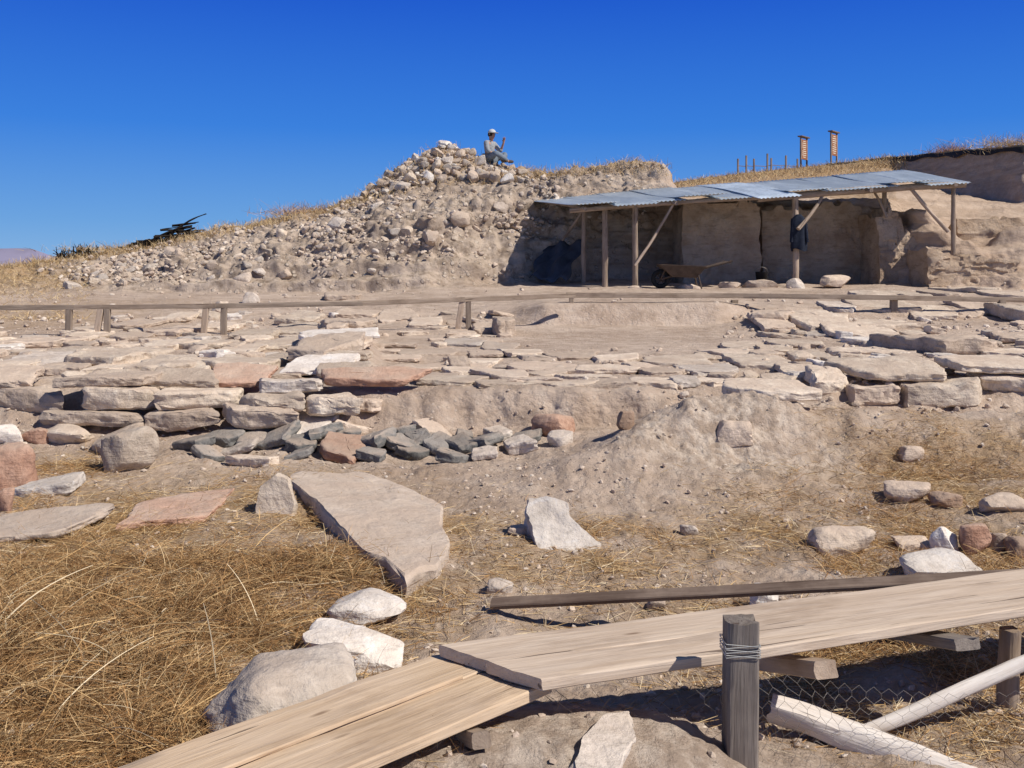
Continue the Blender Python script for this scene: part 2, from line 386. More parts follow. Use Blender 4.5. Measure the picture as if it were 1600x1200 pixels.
def rock_mesh(seed,dims,sub=3,**k):
    v,f=rockverts(seed,dims,sub,**k); me=mesh_np('rock',v,f,True)
    me.set_sharp_from_angle(angle=math.radians(34)); return me
def outline_radii(n,seed,poly=None):
    th=np.arange(n)/n*2*math.pi; c,s=np.cos(th),np.sin(th); r=np.random.default_rng(seed)
    if poly is not None:
        out=np.full(n,1e9); m=len(poly)
        for i in range(m):
            a=np.array(poly[i]);b=np.array(poly[(i+1)%m]); e=b-a
            den=c*e[1]-s*e[0]; den=np.where(abs(den)<1e-9,1e-9,den)
            t=(a[0]*e[1]-a[1]*e[0])/den; u=(a[0]*s-a[1]*c)/den
            ok=(t>0)&(u>=-1e-6)&(u<=1+1e-6); out=np.where(ok,np.minimum(out,t),out)
        out[out>1e8]=np.median(out[out<1e8])
        return th,out
    ang=list(np.array([0,90,180,270])+r.uniform(-17,17,4)); h=list(r.uniform(.84,1,4))
    for k in range(r.integers(1,5)): ang.append(r.uniform(0,360)); h.append(r.uniform(.84,1.08))
    ang=np.radians(ang); h=np.array(h)
    dd=np.maximum(np.cos(th[:,None]-ang[None]),0)/h
    rad=(dd**30).sum(1)**(-1/30)
    q=np.stack([c*2.2+seed,s*2.2,np.zeros(n)],1)
    return th,rad*(1+.09*fbm(q,4,5,.6))
def slab_mesh(seed,w,d,t,poly=None,n=64,rough=1.,bevel=.16,steps=True):
    """flat irregular slab, local XY plan, Z thickness centred"""
    th,rad=outline_radii(n,seed,poly)
    x=rad*np.cos(th); y=rad*np.sin(th)
    if poly is None: x=x*w/2; y=y*d/2
    rings=[];b=min(bevel*t,.022)
    for s in ((.25,.5,.72,.88) if poly is None else (.1,.2,.3,.4,.5,.6,.7,.8,.9,.96)): rings.append((s,t/2,0))
    rings.append((1,t/2,-b)); rings.append((1,t/2-b*.5,-b*.25)); rings.append((1,t/2-b,0))
    for k in range(1,6): rings.append((1,t/2-b-(t-2*b)*k/6,0))
    rings.append((1,-t/2+b,-b*.2)); rings.append((1,-t/2,-b*1.4)); rings.append((.6,-t/2,0))
    rr=np.sqrt(x*x+y*y)+1e-6
    V=[np.array([[0,0,t/2]])]
    for s,z,o in rings:
        k=s+o/rr; V.append(np.stack([x*k,y*k,np.full(n,z)],1))
    V.append(np.array([[0,0,-t/2]])); V=np.vstack(V)
    q=V.copy(); sz=max(w,d)
    side=np.clip(np.sqrt((V[:,0]/(w/2))**2+(V[:,1]/(d/2))**2)-.5,0,.6)
    off=seed%73
    nz=np.stack([fbm(q*np.array([8,8,15])+off,4,3,.6),fbm(q*np.array([8,8,15])+off+9,4,4,.6)],1)
    a=.042*max(rough,.6)*min(1.,max(sz,.1)/.4)
    V[:,:2]+=nz*a*(side[:,None]*1.6+.1)
    a2=min(.02,t*.17)*rough
    V[:,2]+=a2*fbm(q*np.array([4,4,4])+off,4,6)*1.6
    if steps and poly is None: V[:,2]+=a2*.9*np.sign(V[:,2])*np.round(fbm(q*np.array([2.6,2.6,0])+off*2,3,8)*2.6)/2
    V[:,2]-=side*np.clip(fbm(q*np.array([5,5,0])+off*3,3,7),0,1)*t*.6*rough*(V[:,2]>0)
    m=len(rings)
    Ft=[[0,1+i,1+(i+1)%n] for i in range(n)]
    for k in range(m-1):
        a0=1+k*n;b0=a0+n
        for i in range(n):
            j=(i+1)%n; Ft+= [[a0+i,b0+i,b0+j],[a0+i,b0+j,a0+j]]
    last=1+m*n; a0=1+(m-1)*n
    Ft+=[[a0+i,last,a0+(i+1)%n] for i in range(n)]
    me=mesh_np('slab',V,Ft,True); me.set_sharp_from_angle(angle=math.radians(36)); return me

CN={'cream':'cream limestone','white':'chalky white','grey':'grey','slate':'dark bluish grey','red':'reddish orange','brown':'brown','tan':'tan','dusty':'dusty beige'}
sid=[100]
def tilt_for(x,y0,d,w):
    zf=drop(x,y0);zb=drop(x,y0+d); s=(zb-zf)/max(d,.05); s=s if abs(s)<.35 else 0
    return math.atan(s)
def slab(l,t,r,b,frac,col,Y=None,label=None,group='flat stones of the excavated foundation',yaw=None,roll=None,name='flat_stone',grow=1.07):
    sid[0]+=1; sd=sid[0]; rr=random.Random(sd)
    free=Y is None
    if free: h=hit((l+r)/2,b); Y=h.y
    w=(r-l)/F*Y*grow; vis=(b-t)/F*Y; th=max(.035,vis*frac); sl=max(.045,(b-HZ)/F)
    d=min(max((vis-th)/sl,.16),1.1*w+.35)
    x=((l+r)/2-800)/F*(Y+d*.3); zb=(HZ-b)/F*Y
    tl=tilt_for(x,Y,d,w)
    me=slab_mesh(sd,w,d,th+.012)
    ob=add(name,me,M[col],label=label or f"{CN[col]} flat stone slab of the excavated stone foundation",cat='stone',group=group)
    ob.location=(x,Y+d/2,zb+th/2+math.tan(tl)*d/2-(.006 if free else 0))
    ob.rotation_euler=(tl+rr.uniform(-.035,.035),roll if roll is not None else rr.uniform(-.035,.035),yaw if yaw is not None else rr.uniform(-.14,.14))
    return ob
def boulder(l,t,r,b,col,label,Y=None,deep=.8,yaw=None,sub=4,embed=.25,name='boulder',group=None,p=14,tilt=0):
    sid[0]+=1; sd=sid[0]; rr=random.Random(sd)
    if Y is None: Y=hit((l+r)/2,b).y
    w=(r-l)/F*Y*1.03; vis=(b-t)/F*Y; sl=(b-HZ)/F; h=max(.04,vis-.45*w*deep*max(sl,0))
    h2=h*(1+embed)
    me=rock_mesh(sd,(w,w*deep,h2),sub,p=p)
    ob=add(name,me,M[col],label=label,cat='stone',group=group)
    Yc=Y+w*deep*.4
    ob.location=(((l+r)/2-800)/F*Yc,Yc,(HZ-b)/F*Y+h/2-h*embed/2)
    ob.rotation_euler=(rr.uniform(-.08,.08),tilt,rr.uniform(-.25,.25) if yaw is None else yaw)
    return ob
def face_stone(pl,Y,thick,col,label,lean=.35,name='standing_stone',group=None,turn=0.,rough=1.):
    sid[0]+=1; sd=sid[0]
    cx=sum(p[0] for p in pl)/len(pl); cy=sum(p[1] for p in pl)/len(pl)
    k=1/math.cos(lean-math.atan((cy-HZ)/F))
    loc=[((p[0]-cx)/F*Y,(cy-p[1])/F*Y*k) for p in pl]
    w=max(p[0] for p in loc)-min(p[0] for p in loc); d=max(p[1] for p in loc)-min(p[1] for p in loc)
    loc=loc[::-1] if sum(loc[i][0]*loc[(i+1)%len(loc)][1]-loc[(i+1)%len(loc)][0]*loc[i][1] for i in range(len(loc)))<0 else loc
    me=slab_mesh(sd,w,d,thick,poly=loc,n=110,bevel=.2,rough=rough)
    ob=add(name,me,M[col],label=label,cat='stone',group=group)
    up=Vector((0,math.sin(lean),math.cos(lean))); xx=Vector((1,0,0)); zz=xx.cross(up)
    m=Matrix((xx,up,zz)).transposed().to_4x4()
    m=Matrix.Rotation(turn,4,'Z')@m
    c=P(cx,cy,Y)
    m.translation=c-(m.to_3x3()@Vector((0,0,1)))*(thick*.5)
    ob.matrix_world=m
    return ob

# ---- foundation walls and paving
slabs=[
 (0,546,105,582,.4,'grey'),(110,533,228,576,.4,'cream'),(95,582,238,603,.6,'tan',8.2),(128,603,250,640,.8,'cream',8.15),(-40,586,52,606,.5,'tan',8.5),(0,604,95,640,.8,'tan',8.3),
 (245,604,375,641,.7,'cream',8.12),(372,610,470,643,.75,'cream',8.05),(400,590,498,612,.7,'grey',8.25),(472,611,556,650,.8,'cream',8.05),(330,588,420,606,.5,'red',8.45),(497,590,657,606,.6,'red',8.35),
 (305,552,432,586,.4,'cream'),(208,548,302,590,.4,'cream'),(448,563,562,583,.35,'white'),(408,546,472,570,.4,'cream'),(465,513,588,532,.4,'white'),(466,530,560,564,.6,'tan'),(498,486,588,514,.5,'tan'),
 (228,642,332,668,.8,'tan',8.0),(350,640,462,670,.8,'tan',7.95),(60,640,222,668,.8,'tan',8.05),(280,524,360,548,.4,'cream'),(335,538,402,556,.4,'cream'),(425,504,500,526,.4,'cream'),(160,560,240,584,.4,'cream'),
 (20,520,110,545,.4,'tan'),(60,545,120,562,.4,'cream'),(225,528,290,548,.4,'cream'),(360,510,430,530,.4,'cream'),(556,620,600,648,.7,'tan',8.2),(300,500,370,518,.4,'cream'),(380,575,460,592,.4,'tan'),(390,528,470,548,.4,'cream'),
 (250,572,320,600,.5,'cream'),(440,488,500,508,.5,'cream'),(560,528,640,545,.3,'tan'),
 (495,575,575,592,.6,'cream'),(490,548,572,562,.7,'cream'),(500,532,580,546,.7,'tan'),(506,500,586,512,.7,'cream'),(520,488,590,498,.7,'tan'),
 (140,588,205,602,.5,'cream',8.5),(235,590,335,606,.6,'tan',8.4),(-30,560,40,585,.5,'cream'),(60,565,130,586,.5,'tan'),(95,508,160,524,.5,'cream'),(170,520,230,534,.5,'tan'),(240,510,300,526,.5,'tan'),
 (648,588,742,602,.4,'cream',8.7),(735,592,835,606,.4,'cream',8.6),(830,594,930,606,.45,'cream',8.6),(925,592,990,608,.6,'tan',8.6),(985,590,1052,606,.45,'cream',8.65),(1048,592,1095,606,.5,'grey',8.65),(1090,588,1140,606,.4,'cream',8.7),
 (600,566,700,580,.25,'tan'),(690,572,800,586,.25,'cream'),(795,564,905,584,.25,'tan'),(900,570,1000,585,.25,'cream'),(1010,555,1112,573,.3,'cream'),(995,574,1070,588,.3,'tan'),(620,545,720,558,.25,'tan'),(730,548,800,560,.25,'tan'),(780,545,850,558,.25,'cream'),
 (590,555,660,567,.25,'tan'),(690,530,760,542,.3,'grey'),(735,505,800,522,.5,'tan'),(700,512,745,528,.4,'tan'),(770,492,805,525,.8,'tan'),(850,552,930,563,.25,'tan'),(930,556,1000,568,.25,'cream'),
 (700,560,780,572,.25,'cream'),(640,580,720,592,.25,'tan'),(800,588,880,598,.25,'tan'),(880,586,960,596,.25,'cream'),
 (1130,590,1272,620,.35,'cream'),(1270,584,1328,616,.7,'cream',8.75),(1318,570,1482,594,.45,'cream',8.8),(1480,563,1640,586,.4,'cream',8.8),(1413,590,1537,638,.8,'cream',8.6),(1328,600,1414,630,.8,'tan',8.6),(1534,584,1640,618,.75,'cream',8.75),
 (1110,543,1192,560,.35,'cream'),(1220,563,1302,590,.35,'cream'),(1062,568,1160,588,.3,'grey'),(1150,555,1242,580,.3,'cream'),(1240,500,1332,520,.6,'cream'),(1330,500,1442,518,.5,'cream'),(1432,520,1542,556,.65,'tan'),(1290,516,1400,531,.5,'cream'),
 (1300,541,1402,560,.5,'cream'),(1578,478,1640,506,.7,'cream'),(1130,535,1200,548,.4,'cream'),(1390,545,1440,566,.5,'tan'),(1500,480,1560,492,.5,'tan'),(1340,478,1430,492,.5,'cream'),(1430,490,1500,502,.5,'cream'),(1540,545,1620,560,.5,'cream'),
 (1560,520,1640,538,.6,'tan'),(1200,530,1290,545,.4,'cream'),(1400,565,1470,578,.3,'cream'),(1290,478,1340,490,.5,'grey'),(1340,455,1400,474,.6,'cream'),(1400,456,1450,468,.5,'cream'),(1490,446,1560,458,.5,'cream'),(1350,530,1420,542,.5,'cream'),
 (1180,478,1245,505,.6,'tan'),(1240,548,1300,562,.4,'cream'),(1450,455,1500,464,.5,'tan'),(1545,455,1610,466,.5,'cream'),(1185,505,1240,520,.5,'tan'),
 (250,492,300,506,.5,'cream'),(180,500,240,514,.4,'tan'),(505,455,560,470,.5,'tan'),(590,490,650,502,.4,'tan'),(640,500,690,512,.4,'cream')]
placed=[]
for s in slabs:
    Y=s[6] if len(s)>6 else None
    ob=slab(*s[:6],Y=Y); placed.append((ob.location.x,ob.location.y,(s[2]-s[0])/F*ob.location.y*.5))
rr=random.Random(5); cnt=0
for tries in range(2500):
    if cnt>=140: break
    px=rr.uniform(-20,1620); py=rr.choice([rr.uniform(490,604),rr.uniform(520,604)])
    if 790<px<1140 and py<550: continue
    if px>1100 and py<515 and rr.random()<.4: continue
    if px<180 and py<520: continue
    centre=560<px<1130
    h=hit(px,py); w=rr.uniform(.16,.5)
    if any((h.x-a)**2+((h.y-b)*.9)**2<(c*.62+w*.42)**2 for a,b,c in placed): continue
    placed.append((h.x,h.y,w/2)); cnt+=1; sid[0]+=1
    th=rr.uniform(.05,.07) if centre else rr.uniform(.05,.11)
    dd=w*rr.uniform(.6,1.2)
    col=rr.choice(['cream','cream','tan','tan','grey','white'] if not centre else ['tan','tan','cream','dusty'])
    if not centre and w<.26 and rr.random()<.4:
        ob=add('field_stone',rock_mesh(sid[0],(w,dd,w*.55),3,p=16),M[col],label=f"{CN[col]} rough stone lying among the foundation slabs",cat='stone',group='loose stones among the foundations')
        ob.location=(h.x,h.y,h.z+w*.10); ob.rotation_euler=(rr.uniform(-.3,.3),rr.uniform(-.3,.3),rr.uniform(-1.5,1.5)); continue
    ob=add('flat_stone',slab_mesh(sid[0],w,dd,th,n=40),M[col],label=f"small {CN[col]} flat stone set in the dirt",cat='stone',group='flat stones of the excavated foundation')
    ob.location=(h.x,h.y,h.z+th*(.02 if centre else .16)); ob.rotation_euler=(tilt_for(h.x,h.y-dd/2,dd,w)+rr.uniform(-.05,.05),rr.uniform(-.06,.06),rr.choice([0,1.57])+rr.uniform(-.4,.4))

# ---- pit with dark grey stones
pit=[(278,688,332,708,'slate'),(328,682,380,702,'slate'),(370,690,415,708,'slate'),(330,702,400,716,'grey'),(405,682,460,702,'slate'),(470,674,525,698,'slate'),(515,672,560,692,'slate'),(560,682,610,706,'slate'),(600,692,645,716,'slate'),(650,676,695,698,'slate'),
 (640,670,715,684,'tan'),(665,694,708,716,'slate'),(735,684,782,706,'slate'),(700,690,742,712,'slate'),(785,692,830,714,'grey'),(445,692,492,712,'slate'),(375,668,430,684,'brown'),(605,670,650,688,'slate'),(560,704,602,722,'slate'),(735,704,780,720,'grey'),(350,716,440,730,'cream'),(520,664,580,680,'tan'),(800,682,845,698,'slate'),
 (620,704,662,722,'slate'),(680,706,725,724,'slate'),(300,702,340,716,'slate'),(760,676,798,692,'grey'),(455,704,485,720,'slate'),(640,686,670,704,'slate'),(712,680,738,694,'slate')]
for l,t,r,b,c in pit:
    slab(l,t-3,r,b,.6,c,label=f"{CN[c]} angular stone lying in the shallow pit",group='dark angular stones in the shallow pit',roll=random.uniform(-.4,.4),yaw=random.uniform(-1.,1.),name='pit_stone').location.z+=.015
slab(498,688,578,724,.45,'red',label='orange flat stone leaning in the shallow pit',group=None,roll=.18,yaw=-.2)
slab(430,664,520,690,.5,'white',label='bright whitish grey stone lying in the pit',group=None,roll=-.1)
# ---- single boulders
boulder(830,645,897,682,'red','rounded red boulder on the pit edge')
boulder(962,640,990,672,'brown','small reddish brown stone on the dirt mound',deep=.9)
boulder(1118,655,1172,694,'tan','broken earth clod near the mound crest',deep=.9,p=24)
boulder(855,672,895,697,'grey','small grey stone beside the red boulder')
boulder(-20,690,60,762,'red','rough red boulder lying in the dry grass',deep=.9)
boulder(0,762,20,800,'red','small red stone in the dry grass')
boulder(160,664,246,737,'cream','pale upright block of limestone on the dirt',deep=.7,p=30,yaw=.4)
slab(140,672,215,712,.5,'tan',label='tan slab leaning against an upright block',group=None,roll=-.35)
slab(20,738,112,776,.35,'white',label='whitish flat stone in straw',group=None,roll=-.15)
boulder(-10,662,36,694,'white','whitish stone below the stone foundation')
boulder(66,664,146,694,'cream','orange-cream broken stone below the foundation',p=24)
boulder(35,668,80,694,'red','small reddish stone below the foundation')
slab(-60,795,122,852,.15,'dusty',label='wide pale slab half buried in dry grass',group=None,yaw=.1).location.z+=.02
slab(203,768,332,826,.15,'red',label='reddish flat stone in dry grass',group=None,yaw=.15).location.z+=.01
face_stone([(400,795),(405,762),(430,742),(450,750),(460,790),(456,822),(404,822)],6.0,.09,'cream','cream wedge shaped stone standing upright in straw',lean=.15,rough=.8)
def plan_stone(pl,thick,col,label,lift=.05,rough=.5,tilt=(0,0)):
    sid[0]+=1
    H=[hit(*p) for p in pl]; A_=np.array([(h.x,h.y,1) for h in H]); co_=np.linalg.lstsq(A_,np.array([h.z for h in H]),rcond=None)[0]
    c=sum(H,Vector())/len(H); c.z=co_[0]*c.x+co_[1]*c.y+co_[2]
    loc=[(h.x-c.x,h.y-c.y) for h in H]
    w=max(p[0] for p in loc)-min(p[0] for p in loc); d=max(p[1] for p in loc)-min(p[1] for p in loc)
    ar=sum(loc[i][0]*loc[(i+1)%len(loc)][1]-loc[(i+1)%len(loc)][0]*loc[i][1] for i in range(len(loc)))
    if ar<0: loc=loc[::-1]
    ob=add('flat_stone',slab_mesh(sid[0],w,d,thick,poly=loc,n=180,bevel=.12,rough=rough),M[col],label=label,cat='stone')
    ob.location=(c.x,c.y,c.z-thick/2+lift)
    ob.rotation_euler=(math.atan(co_[1])+tilt[0],-math.atan(co_[0])+tilt[1],0)
    return ob,c
plan_stone([(445,752),(470,738),(520,742),(560,736),(600,750),(652,776),(692,796),(690,830),(706,862),(684,905),(660,912),(632,938),(608,905),(570,882),(540,845),(490,805)],.20,'dusty','large dusty beige slab with broken edge sunk in straw',lift=.05,rough=.7,tilt=(-.035,.02))
face_stone([(822,800),(830,778),(862,774),(895,782),(893,806),(915,828),(938,850),(932,866),(885,888),(856,882),(834,850)],5.42,.14,'white','bright white angular stone leaning on the slope',lean=.7,turn=.1,rough=.9)
boulder(763,905,802,927,'grey','small grey stone lying in straw',deep=.8)
boulder(518,922,638,978,'white','rounded white rock beside the planks',deep=.9)
boulder(474,978,638,1046,'white','lumpy white and brown rock beside the planks',deep=.7,yaw=-.15)
boulder(318,1022,562,1165,'grey','big pale grey boulder beside the wooden planks',deep=.8,yaw=.3,sub=5,p=14)
plan_stone([(885,1200),(905,1162),(945,1132),(985,1126),(992,1155),(972,1190),(960,1240),(900,1250)],.14,'grey','pale stone mostly buried in the dirt slope',lift=.03,rough=.9)
boulder(1262,820,1358,868,'cream','cream boulder on the straw covered slope')
boulder(1398,862,1532,908,'white','low white boulder in dry straw',deep=.8)
boulder(1452,820,1496,866,'white','small pointed grey white stone',p=30)
boulder(1498,815,1546,866,'red','small reddish rounded stone in straw')
boulder(1540,830,1575,862,'tan','small tan stone in straw'); boulder(1570,838,1620,872,'brown','brown stone on the slope')
boulder(1382,752,1452,786,'tan','tan boulder on the straw covered slope'); boulder(1455,768,1498,796,'brown','small brown stone on the slope')
boulder(1530,770,1600,802,'tan','tan boulder on the slope'); boulder(1395,838,1452,862,'tan','tan flat topped stone in straw')
boulder(1172,912,1216,955,'white','small pointed white stone behind the board',p=30)
boulder(1062,818,1092,838,'grey','small grey stone at the mound foot')
boulder(380,456,406,474,'grey','rounded grey stone beside the rail'); boulder(332,470,356,486,'cream','pale stone beside the rail')
boulder(1400,695,1450,722,'tan','tan stone on the slope'); boulder(700,555,735,580,'tan','tan stone on the paving')
boulder(795,820,825,838,'tan','small tan stone in straw'); boulder(1010,940,1040,955,'tan','small tan stone in straw')

# ---- cairn stones
rr=random.Random(11); k=0; cp=[]
meshes=[rock_mesh(900+i,(1,rr.uniform(.65,.95),rr.uniform(.5,.8)),3,p=24,npl=10) for i in range(16)]
def inst(px,py,s,cols_,name,label,group,sink=.15,mlist=None,up=0):
    h=hit(px,py)
    ob=add(name,rr.choice(mlist or meshes).copy(),label=label,cat='stone',group=group)
    ob.data.materials.clear(); ob.data.materials.append(M[rr.choice(cols_)])
    ob.scale=(s,s,s); ob.rotation_euler=(rr.uniform(-.5,.5),rr.uniform(-.5,.5),rr.uniform(0,6.3))
    ob.location=h+Vector((0,0,s*(.32-sink)+up)); return ob
for a in range(6000):
    if k>=180: break
    px=rr.uniform(562,835); 
    top=np.interp(px,[560,600,640,700,735,800,835],[296,272,246,222,232,262,270])
    bot=np.interp(px,[560,600,650,700,760,835],[304,302,290,282,284,284])
    py=rr.uniform(top+3,bot)
    if 750<px<806 and py<258: continue
    s=rr.uniform(.14,.40)
    h=hit(px,py)
    if h.y>28.5 or any((h-c).length<(s+d)*.38 for c,d in cp): continue
    if abs(h.x+.45)<.35 and abs(h.y-26.8)<.3: s=min(s,.2)
    cp.append((h,s)); k+=1
    inst(px,py,s,['cream','white','tan','tan','cream','grey'] if rr.random()<.95 else ['red'],'cairn_stone','pale rounded stone piled on the heap','stones piled in a heap on the mound',sink=.2)
k=0; cp=[]
for a in range(4000):
    if k>=95: break
    px=rr.uniform(90,850); t=rr.uniform(0,1)
    top=np.interp(px,[90,230,500,600,830],[425,400,340,318,290]); bot=np.interp(px,[90,400,600,720,850],[450,440,405,385,350])
    py=top+(bot-top)*t
    s=rr.uniform(.12,.27) if rr.random()<.88 else rr.uniform(.3,.5)
    h=hit(px,py)
    if any((h-c).length<(s+d)*.45 for c,d in cp): continue
    cp.append((h,s)); k+=1
    inst(px,py,s,['tan','cream','grey','dusty'],'rubble_stone','dusty tan stone stuck in the eroded mound face','stones in the eroded mound face',sink=.36)

# ---------------------------------------------------------------- stuff scatter
def rotm(n):
    q=rng.normal(size=(n,4)); q/=np.linalg.norm(q,axis=1,keepdims=True); w,x,y,z=q.T
    return np.stack([1-2*(y*y+z*z),2*(x*y-z*w),2*(x*z+y*w),2*(x*y+z*w),1-2*(x*x+z*z),2*(y*z-x*w),2*(x*z-y*w),2*(y*z+x*w),1-2*(x*x+y*y)],1).reshape(n,3,3)
def scatter(name,wt,n,smin,smax,sub,label,pal,power=2.5,sink=.1,amp=.14):
    wt=wt/wt.sum(); id_=rng.choice(len(pts),n,p=wt)
    base=[rockverts(4000+i,(1,.8,.6),sub,p=24,npl=7,amp=amp) for i in range(8)]
    s=smin+(smax-smin)*rng.random(n)**power; Rm=rotm(n); VV=[];FF=[];CC=[];o=0
    jit=rng.normal(size=(n,3))*.02*pts[id_,1:2]*.15; jit[:,2]=0
    for b in range(8):
        m=np.arange(n)%8==b; v,f=base[b]
        q=np.einsum('nij,kj->nki',Rm[m],v)*s[m][:,None,None]
        q[:,:,2]*=.8
        q+=(pts[id_[m]]+jit[m]+TN[id_[m]]*(s[m]*(.25-sink))[:,None])[:,None]
        k=len(v); nn_=m.sum(); VV.append(q.reshape(-1,3)); FF.append((f[None]+(np.arange(nn_)*k)[:,None,None]+o).reshape(-1,3)); o+=nn_*k
        c=np.array(pal)[rng.integers(0,len(pal),nn_)]*rng.uniform(.8,1.15,(nn_,1)); c=np.concatenate([c,np.ones((nn_,1))],1); CC.append(np.repeat(c,k,0))
    me=mesh_np(name,np.vstack(VV),np.vstack(FF),False,np.vstack(CC)); 
    return add(name,me,STUFFSTONE,kind='stuff',label=label,cat='gravel')
vis=(pxf>-150)&(pxf<1750)
pal=[(.53,.43,.34),(.58,.49,.40),(.44,.35,.275),(.64,.56,.475),(.48,.385,.31)]
nm=np.clip(fbm(pts*1.5,3,71)+.35,0,1)
nm2=np.clip(fbm(pts*np.array([.8,.8,1.8]),3,75)*2.4+.3,0.04,1)
scatter('mound_rubble',(G>.3)*vis*(pyv<448)*nm2*np.clip((tt-15.1)/.8,.06,1)*np.clip((pxf-60)/150,0,1)*np.clip((880-pxf)/40,0.15,1),3800,.03,.19,2,'small stones and clods in the eroded mound face',pal,2.8,.22)
w_=vis*(pts[:,1]>2.3)*(pts[:,1]<8.6)*(1-.5*R)*(nm+.15)*(1-.8*toe)
scatter('gravel',w_,6000,.006,.042,1,'pebbles and clods littering the bare earth',pal,3.5,.18)
w_=vis*(pts[:,1]>8.5)*(pts[:,1]<21)*(nm+.1)*(1-.99*court)*np.where(tt>13,.6,1)*np.where((pxf>560)&(pxf<1130),.35,1)
scatter('stone_chips',w_,2600,.02,.11,2,'stone chips and pebbles among the foundations',pal,3.2)

# ---- straw and dry grass
def strands(name,wt,n,L,wd,up,label,pal,cat='dry grass',bend=.6,K=4,spread=1.,pos=None,nrm=None,jit=.012):
    if pos is None:
        wt=wt/wt.sum(); id_=rng.choice(len(pts),n,p=wt); pos=pts[id_]+rng.normal(size=(n,3))*jit*np.array([1,1,.1])*np.clip(pts[id_,1:2]/4,.5,6)
    n=len(pos)
    th=rng.uniform(0,6.283,n); hz=np.stack([np.cos(th),np.sin(th),np.zeros(n)],1)
    u=np.clip(rng.normal(up,.25*spread,n),0.02,1.)
    d=hz*np.sqrt(1-np.minimum(u,1)**2)[:,None]; d[:,2]=u
    Ln=rng.uniform(L[0],L[1],n)*rng.uniform(.6,1,n)
    th2=th+rng.normal(0,1.,n); bd=np.stack([np.cos(th2),np.sin(th2),-rng.uniform(.3,1.2,n)*u],1)*bend*rng.uniform(.3,1.2,n)[:,None]
    sd=np.cross(d,rng.normal(size=(n,3))); sd/=np.linalg.norm(sd,axis=1,keepdims=True)+1e-9
    w=rng.uniform(wd[0],wd[1],n)
    VV=np.zeros((n,K+1,2,3))
    for k in range(K+1):
        s=k/K; c=pos+(d*s+bd*s*s*.6)*Ln[:,None]
        ww=(w*(1-.6*s)*.5)[:,None]*sd
        VV[:,k,0]=c-ww; VV[:,k,1]=c+ww
    a=np.arange(n)[:,None]*(K+1)*2+np.arange(K)[None]*2
    FF=np.stack([a,a+1,a+3,a+2],-1).reshape(-1,4)
    c=np.array(pal)[rng.integers(0,len(pal),n)]*rng.uniform(.65,1.2,(n,1)); c=np.concatenate([c,np.ones((n,1))],1)
    me=mesh_np(name,VV.reshape(-1,3),FF,True,np.repeat(c,(K+1)*2,0))
    return add(name,me,STRAW,kind='stuff',label=label,cat=cat)
gold=[(.57,.385,.18),(.67,.50,.28),(.48,.30,.135),(.36,.21,.09),(.72,.60,.41)]
brn=[(.47,.27,.115),(.36,.195,.08),(.56,.36,.17),(.25,.14,.06),(.63,.45,.24),(.19,.11,.05)]
nearm=vis*(pts[:,1]<9)*(pts[:,1]>2.2)
strands('straw_litter',nearm*np.clip(R-.12,0,1)**1.2,34000,(.04,.15),(.0018,.004),.12,'golden straw litter strewn over the earth',gold,'straw',bend=.35,K=3)
strands('sparse_straw',nearm*(R>.02)*(nm+.05),4500,(.04,.14),(.002,.004),.1,'scattered bits of straw on bare dirt',gold,'straw',bend=.3,K=3)
def clump_w(bl):
    q=np.zeros(len(pts))
    for px,py,r,a in bl:
        y=gz_at(px,py); x=(px-800)/F*y; q=np.maximum(q,a*np.exp(-((pts[:,0]-x)**2+(pts[:,1]-y)**2)/r**2))
    return q
big=clump_w([(40,1190,.55,1),(180,1150,.4,1),(60,1010,.6,1),(230,1020,.4,1),(350,960,.4,.9),(120,930,.6,.9),(420,900,.35,.8),(-100,1100,.7,1),(250,1180,.25,.9),(540,880,.25,.7),(260,900,.45,.8)])
strands('dry_weeds',nearm*big*np.clip(fbm(pts*5,2,83)*1.8+.6,.08,1),42000,(.06,.23),(.0018,.004),.45,'tangled matted orange brown dry weeds in thick clumps',brn,bend=1.4,K=5,spread=1.5)
strands('dry_weed_stems',nearm*big**2,420,(.2,.45),(.003,.006),.5,'long bent yellow stems among dry weeds',gold,bend=1.3,K=8)
mid=clump_w([(200,840,.5,1),(330,820,.4,.8),(480,810,.3,1.),(400,765,.25,.9),(560,880,.25,.9),(120,725,.35,.8),(980,845,.3,.5),(860,850,.2,.6),(1420,850,.4,.7),(1300,870,.35,.6),(1560,895,.4,.7),(1500,750,.6,.6),(1350,790,.5,.5),(1300,1010,.35,.6),(1450,1060,.3,.5),(700,880,.25,.6),(640,950,.2,.5),(90,820,.5,.8)])
strands('short_dry_grass',nearm*mid*np.clip(fbm(pts*3,2,85)*2+.5,0,1),22000,(.05,.16),(.0015,.0035),.4,'short tufts of golden dry grass',gold[:4]+brn[:2],bend=.8,K=4)
yel=[(.62,.46,.25),(.70,.55,.32),(.55,.39,.20),(.46,.30,.15)]
wc=vis*(pts[:,1]>20)*(pts[:,1]<31)*crest
strands('crest_grass',wc,15000,(.08,.3),(.006,.014),.75,'yellow dry grass along the top of the mound',yel,bend=.3,K=3)
strands('hill_grass',vis*(pts[:,1]>30)*(pts[:,1]<60)*crest2*(pxf>1040),6500,(.1,.32),(.01,.02),.75,'yellow dry grass on the far slope',yel,bend=.3,K=3)
strands('bank_grass',vis*(pts[:,1]>13)*(pts[:,1]<26)*np.clip(lowleft+.8*(pxf<140)*(tt>12.5),0,1),6000,(.06,.2),(.005,.01),.6,'pale dry grass at the foot of the mound',yel,bend=.4,K=3)
